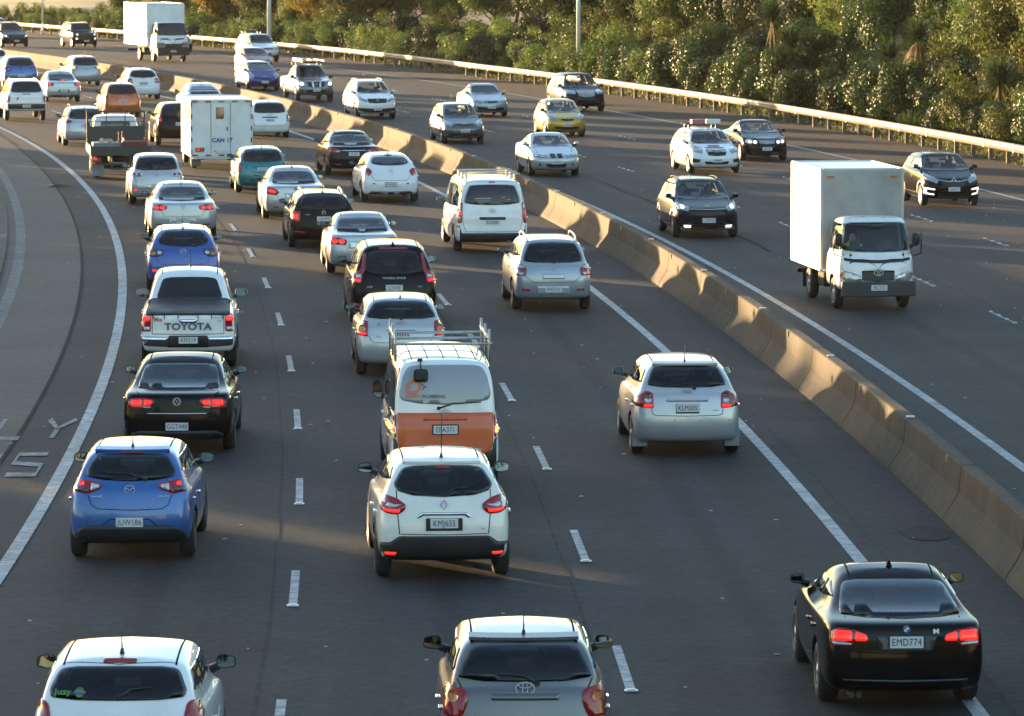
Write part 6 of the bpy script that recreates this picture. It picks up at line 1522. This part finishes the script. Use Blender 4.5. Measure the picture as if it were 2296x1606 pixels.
def crown_clumps(r, w, h, z0, n, cr, lumpy=.35, cone=0):
    C = []
    for i in range(n):
        u = rnd_unit(r); q = r.random()**.33
        k = 1+lumpy*(r.random()-.5)
        z = u.z*q*k; sh = 1-cone*max(0, z)
        C.append((Vector((u.x*q*w*k*sh, u.y*q*w*k*sh, z0+h/2+z*h/2)), cr*r.uniform(.65, 1.45), .12+.55*r.random()+.18*max(0, u.z)))
    return C
def trunk_mesh(r, h, rad, nb=5, spread=1.2, multi=1):
    bm = bmesh.new()
    for m_ in range(multi):
        p = Vector((r.uniform(-.1, .1)*multi, r.uniform(-.1, .1)*multi, -.3)); d = Vector((r.uniform(-.15, .15)*multi, r.uniform(-.15, .15)*multi, 1)); pts = [p]
        for i in range(6): d += Vector((r.uniform(-.12, .12), r.uniform(-.12, .12), 0)); pts.append(pts[-1]+d.normalized()*h/6)
        for i in range(6): bm_tube(bm, pts[i], pts[i+1], rad*(1-.13*i), rad*(1-.13*(i+1)), 8)
        for j in range(nb):
            i = r.randint(2, 5); a = r.uniform(0, 2*pi); q = pts[i]; e = q+Vector((cos(a)*spread, sin(a)*spread, r.uniform(.4, 1.1)*spread))
            md = q.lerp(e, .5)+Vector((0, 0, -.1*spread)); bm_tube(bm, q, md, rad*.45, rad*.32, 6); bm_tube(bm, md, e, rad*.32, rad*.12, 6)
    me = bpy.data.meshes.new('trunk'); bm.to_mesh(me); bm.free(); me.materials.append(BARK); return me
def blades_mesh(name, r, heads, n, ln, wd, mat, droop=.5, skirt=0, skmat=None, up=.35):
    V, Fc, T, MI = [], [], [], []
    def blade(p, az, el, L, w, dr, mi, tone):
        d = Vector((cos(az)*cos(el), sin(az)*cos(el), sin(el))); s = Vector((-sin(az), cos(az), 0)); k = len(V); q = p.copy(); v = d.copy()
        for i in range(5):
            ww = w*(1, 1.1, .9, .55, .05)[i]; V.append(q-s*ww/2); V.append(q+s*ww/2); q = q+v*L/4; v = (v+Vector((0, 0, -dr))).normalized()
        for i in range(4): Fc.append((k+2*i, k+2*i+1, k+2*i+3, k+2*i+2)); T.append(tone); MI.append(mi)
    for p in heads:
        for i in range(n): blade(Vector(p), r.uniform(0, 2*pi), radians(90)*(r.random()**(1-up))*1.0-radians(15), ln*r.uniform(.7, 1.15), wd, droop*r.uniform(.4, 1.3)*.5, 0, r.uniform(.2, .8))
        for i in range(skirt): blade(Vector(p)-Vector((0, 0, r.uniform(0, .35))), r.uniform(0, 2*pi), radians(r.uniform(-70, -25)), ln*r.uniform(.8, 1.3), wd, .35, 1, r.uniform(.3, .9))
    me = bpy.data.meshes.new(name); me.from_pydata(V, [], Fc); me.materials.append(mat); me.materials.append(skmat or mat)
    at = me.attributes.new('tone', 'FLOAT', 'FACE'); at.data.foreach_set('value', T); me.polygons.foreach_set('material_index', MI); return me
def plants():
    r = random.Random(11)
    L_GLOSS = leaf_mat('glossy_leaves', (0.015, 0.038, 0.011), (0.045, 0.087, 0.022), (0.091, 0.120, 0.032), 0.42, .25)
    L_OLIVE = leaf_mat('olive_leaves', (0.035, 0.049, 0.014), (0.083, 0.103, 0.025), (0.150, 0.157, 0.037), 0.52, .35)
    L_DARK = leaf_mat('dark_leaves', (0.010, 0.025, 0.010), (0.025, 0.048, 0.017), (0.044, 0.068, 0.022), 0.57, .2)
    L_HEDGE = leaf_mat('hedge_leaves', (0.031, 0.063, 0.017), (0.084, 0.141, 0.031), (0.165, 0.219, 0.053), 0.54, .35)
    L_GOLD = leaf_mat('yellowing_leaves', (0.108, 0.090, 0.022), (0.255, 0.201, 0.041), (0.401, 0.297, 0.059), 0.47, .4)
    L_BLADE = leaf_mat('blade_leaves', (0.020, 0.042, 0.014), (0.055, 0.096, 0.031), (0.109, 0.161, 0.055), 0.52, .25)
    L_DRY = leaf_mat('dry_blades', (0.096, 0.068, 0.032), (0.176, 0.136, 0.068), (0.240, 0.200, 0.112), 0.60, .3)
    def shrub(mat, w, h, n, leaf, nper=190, cr=.50): return (leaves_mesh('foliage', crown_clumps(r, w, h, .1, n, cr), leaf, nper, r, mat), trunk_mesh(r, h*.5, .05, 4, w*.5, 3))
    def tree(mat, w, h, z0, n, leaf, nper=165, cr=.80, trk=.14): return (leaves_mesh('crown', crown_clumps(r, w, h, z0, n, cr), leaf, nper, r, mat), trunk_mesh(r, z0+h*.6, trk, 7, w*.7))
    SH = [shrub(L_GLOSS, 1.0, 2.0, 17, .095), shrub(L_GLOSS, .8, 2.4, 17, .085), shrub(L_HEDGE, 1.2, 1.9, 19, .075), shrub(L_HEDGE, 1.05, 1.6, 16, .08), shrub(L_OLIVE, .95, 2.1, 17, .075), shrub(L_DARK, 1.05, 1.8, 16, .09)]
    TR = [tree(L_DARK, 2.0, 3.8, 1.2, 24, .11), tree(L_GLOSS, 1.7, 4.2, .8, 26, .105), tree(L_OLIVE, 2.2, 4.0, 1.6, 24, .10), tree(L_GOLD, 2.5, 4.8, 1.8, 30, .105, 110), tree(L_DARK, 2.6, 5.0, 1.0, 30, .12, 140, .9), tree(L_HEDGE, 1.9, 3.4, .8, 24, .095)]
    def hs(d): return max(.12, min(1, (330-d)/90))
    def bank_z(d, o):
        return pw([(.7, 0), (2.0, .15), (5, 1.1), (10, 3.2), (18, 6.0), (30, 8.6), (60, 10)], o)*hs(d)
    used = {}
    def put(kind, pair, d, o, sc, label, cat, group, pn, name):
        p = road(d, off_rail(d)+o); px = 1148+10205*p[0]/p[1]
        if o > 8.5 and (1020 < px < 1092 or 925 < px < 978): return
        e = empty(name, (*p, bank_z(d, o)-.05), r.uniform(0, 6.28)); e.scale = (sc*r.uniform(.9, 1.1), sc*r.uniform(.9, 1.1), sc*r.uniform(.92, 1.1))
        tag(e, label, cat, group); obj(pn, pair[0], e); obj('trunk' if cat == 'tree' else 'stem', pair[1], e)
    # front row of shrubs, close behind the rail
    lab = ['glossy rounded shrub growing close behind the guardrail', 'upright glossy shrub growing close behind the guardrail', 'leafy green hedge shrub growing close behind the guardrail', 'low leafy shrub growing close behind the guardrail', 'olive green shrub growing close behind the guardrail', 'dark green shrub growing close behind the guardrail']
    d = 150.0
    while d < 392:
        i = r.choice([0, 0, 1, 1, 4, 5, 2] if d < 235 else [2, 2, 3, 2, 4, 5, 3])
        put('s', SH[i], d, r.uniform(1.9, 2.9), r.uniform(.75, 1.15)*(1 if d < 345 else .8), lab[i], 'shrub', lab[i].replace(' growing', 's growing').replace('shrub', 'shrub'), 'foliage', 'shrub')
        d += r.uniform(1.5, 2.6) if d < 250 else r.uniform(2.0, 3.4)
    d = 152.0
    lab2 = [q.replace('close behind the guardrail', 'on the lower bank') for q in lab]
    while d < 372:
        i = r.choice([0, 1, 1, 4, 5] if d < 235 else [2, 2, 3, 4, 5])
        put('s', SH[i], d, r.uniform(3.8, 5.4), r.uniform(1.0, 1.4)*(1 if d < 300 else .8), lab2[i], 'shrub', lab2[i], 'foliage', 'shrub')
        d += r.uniform(2.2, 3.6)
    tl = ['dark dense tree on the planted bank', 'tall glossy leaved tree on the planted bank', 'olive leaved tree on the planted bank', 'yellowing airy tree on the planted bank', 'large dark spreading tree on the planted bank', 'mid green bushy tree on the planted bank']
    d = 158.0
    while d < 260:
        i = r.choice([1, 1, 2, 3, 5]) if d < 205 else r.choice([1, 0, 0, 4, 5, 1])
        put('t', TR[i], d, r.uniform(6.0, 8.5), r.uniform(.85, 1.2), tl[i], 'tree', tl[i], 'crown', 'tree'); d += r.uniform(2.8, 4.4)
    d = 165.0
    while d < 275:
        i = r.choice([3, 3, 3, 3, 2]) if d < 215 else r.choice([0, 4, 4, 2, 0])
        put('t', TR[i], d, r.uniform(10, 15), r.uniform(1.0, 1.4), tl[i], 'tree', tl[i], 'crown', 'tree'); d += r.uniform(3.6, 5.5)
    d = 205.0
    while d < 330:
        i = r.choice([4, 4, 0, 2]); put('t', TR[i], d, r.uniform(19, 32), r.uniform(1.1, 1.5), tl[i], 'tree', tl[i], 'crown', 'tree'); d += r.uniform(4.5, 7)
    d = 262.0
    while d < 362:
        i = r.choice([4, 0, 5, 2]); put('t', TR[i], d, r.uniform(9, 13), r.uniform(.8, 1.1)*(1 if d < 345 else .6), tl[i], 'tree', tl[i], 'crown', 'tree'); d += r.uniform(3.4, 5)
    d = 82.0
    while d < 178:                                       # dark planting along the outer edge of the joining ramp
        d += r.uniform(1.0, 2.2); x = 8.66554699e-7*d**3-9.80098813e-4*d**2+9.53900351e-2*d-1.18229661e+1
        e = empty('shrub', (x-2.6-r.uniform(0, .8), d, .1), r.uniform(0, 6)); q = r.uniform(.45, .75); e.scale = (q, q, q*r.uniform(.45, .7))
        tag(e, 'low dark shrub on the verge left of the joining ramp', 'shrub', 'low shrubs left of the joining ramp'); obj('foliage', SH[5][0], e); obj('stem', SH[5][1], e)
    d = 300.0
    while d < 354:
        i = r.choice([2, 5, 3, 5]); put('t', TR[i], d, r.uniform(5.5, 12), r.uniform(.75, 1.05), tl[i], 'tree', tl[i], 'crown', 'tree'); d += r.uniform(2.2, 3.6)
    # cabbage trees: bare stems with blade rosettes and a skirt of dry leaves
    for k, (px, py, h_, lab_) in enumerate(((1731, 252, 4.3, 'taller cabbage tree with a thin stem left of its drooping neighbour'), (1770, 255, 3.1, 'cabbage tree with a broad skirt of dry hanging leaves'), (2056, 300, 3.9, 'cabbage tree with long pale hanging blades behind the guardrail'), (1992, 292, 3.0, 'slender cabbage tree between glossy shrubs above the white delivery truck'), (2240, 334, 2.6, 'short cabbage tree near the right edge behind the guardrail'))):
        p = ground(px, py); e = tag(empty('cabbage_tree', (*p, 0), r.uniform(0, 6)), lab_, 'tree', 'cabbage trees behind the guardrail')
        bm = bmesh.new(); bm_tube(bm, (0, 0, -.2), (.08, .03, h_*.5), .10, .08, 8); bm_tube(bm, (.08, .03, h_*.5), (0, 0, h_), .08, .07, 8); obj('trunk', bm, e, BARK)
        obj('crown', blades_mesh('crown', r, [(0, 0, h_), (.05, 0, h_-.1)], 190, 1.12, .065, L_BLADE, .55, 26 if k in (1, 2) else 3, L_DRY), e)
    FX = [blades_mesh('foliage', r, [(0, 0, .02), (.15, .1, .02), (-.12, .12, .02)], 45, 1.25, .06, L_BLADE, .35, 0, None, .75), blades_mesh('foliage', r, [(0, 0, .02), (.2, -.1, .02)], 60, .95, .05, L_BLADE, .5, 6, L_DRY, .6)]
    d = 156.0
    while d < 350:
        p = road(d, off_rail(d)+r.uniform(1.2, 2.0)); e = obj('flax_clump', FX[r.randint(0, 1)]); e.location = (*p, .02); e.rotation_euler = (0, 0, r.uniform(0, 6)); s_ = r.uniform(.6, 1.0); e.scale = (s_, s_, s_)
        tag(e, 'clump of arching flax blades right behind the guardrail', 'flax', 'flax clumps behind the guardrail'); d += r.uniform(5, 11) if d < 230 else r.uniform(4, 7)
    # weeds and leaf litter below the rail
    V, Fc, T = [], [], []
    for i in range(9000):
        d = r.uniform(150, 345); o = r.uniform(.1, 2.6); p = road(d, off_rail(d)+o); h_ = r.uniform(.04, .22)*(1 if o > .6 else .5); a = r.uniform(0, 6.28); w = .05; k = len(V)
        z = bank_z(d, max(.7, o)); V += [Vector((p[0]-w*cos(a), p[1]-w*sin(a), z)), Vector((p[0]+w*cos(a), p[1]+w*sin(a), z)), Vector((p[0]+r.uniform(-.1, .1), p[1]+r.uniform(-.1, .1), z+h_))]; Fc.append((k, k+1, k+2)); T.append(r.random())
    me = bpy.data.meshes.new('weeds'); me.from_pydata(V, [], Fc); me.materials.append(L_OLIVE); at = me.attributes.new('tone', 'FLOAT', 'FACE'); at.data.foreach_set('value', T)
    tag(obj('weeds', me), kind='stuff')
def treeline():
    """wood on the far side of the joining ramp, left of the picture: it shades the nearest lanes, with gaps the sun comes through; a second, unseen belt is added behind the camera"""
    r = random.Random(5); C = []
    mat = MATS.get('wood_leaves') or leaf_mat('wood_leaves', (0.018, 0.037, 0.012), (0.043, 0.078, 0.023), (0.079, 0.105, 0.031), 0.57, .3)
    bm_t = []
    d = 80.0
    while d < 156:
        gap = any(abs(d-g) < w for g, w in GAPS)
        if not gap:
            x = -45+r.uniform(-2, 2); h = r.uniform(5.4, 6.6) if d < 127 else r.uniform(3.3, 4.0); w = 1.5
            for k in range(46):
                u = rnd_unit(r); q = r.random()**.33
                C.append((Vector((x+u.x*q*w*1.6, d+u.y*q*w, .4+h/2+u.z*q*h/2)), r.uniform(.5, .9), .3+.3*r.random()))
            bm_t.append((x, d, h))
        d += 1.6
    for k in range(64):  # added belt behind the camera, keeps the bright low sky out of car reflections
        x, y, h = lerp(-85, 85, k/63)+r.uniform(-1, 1), -48+r.uniform(-6, 6), r.uniform(13, 17)
        if abs(x) < 19: continue
        for j in range(34):
            u = rnd_unit(r); C.append((Vector((x+u.x*2.4, y+u.y*2.2, .5+h/2+u.z*h/2)), r.uniform(1.0, 1.7), .3+.3*r.random()))
        bm_t.append((x, y, h))
    me = leaves_mesh('treeline', C, .30, 20, r, mat)
    bm = bmesh.new(); bm.from_mesh(me)
    for x, d, h in bm_t: bm_tube(bm, (x, d, -.2), (x, d, h*.7), .16, .07, 7, 1)
    bm.to_mesh(me); bm.free(); me.materials.append(BARK)
    tag(obj('treeline', me), 'unseen belt of trees beyond the joining ramp, and another added behind the camera', None, None, 'stuff')
GAPS = [(113.5, 2.0), (135, 1.6), (149, 1.8)]
# ------------------------------------------------------------------ build
setting()
queue_cars(); oncoming_cars(); trucks()
for k_ in CARS:
    if k_.name in OPEN: k_.s['open'] = OPEN[k_.name]
build_bodies()
for k_ in CARS: dress(k_)
finish_trucks()
plants()
treeline()
haze()
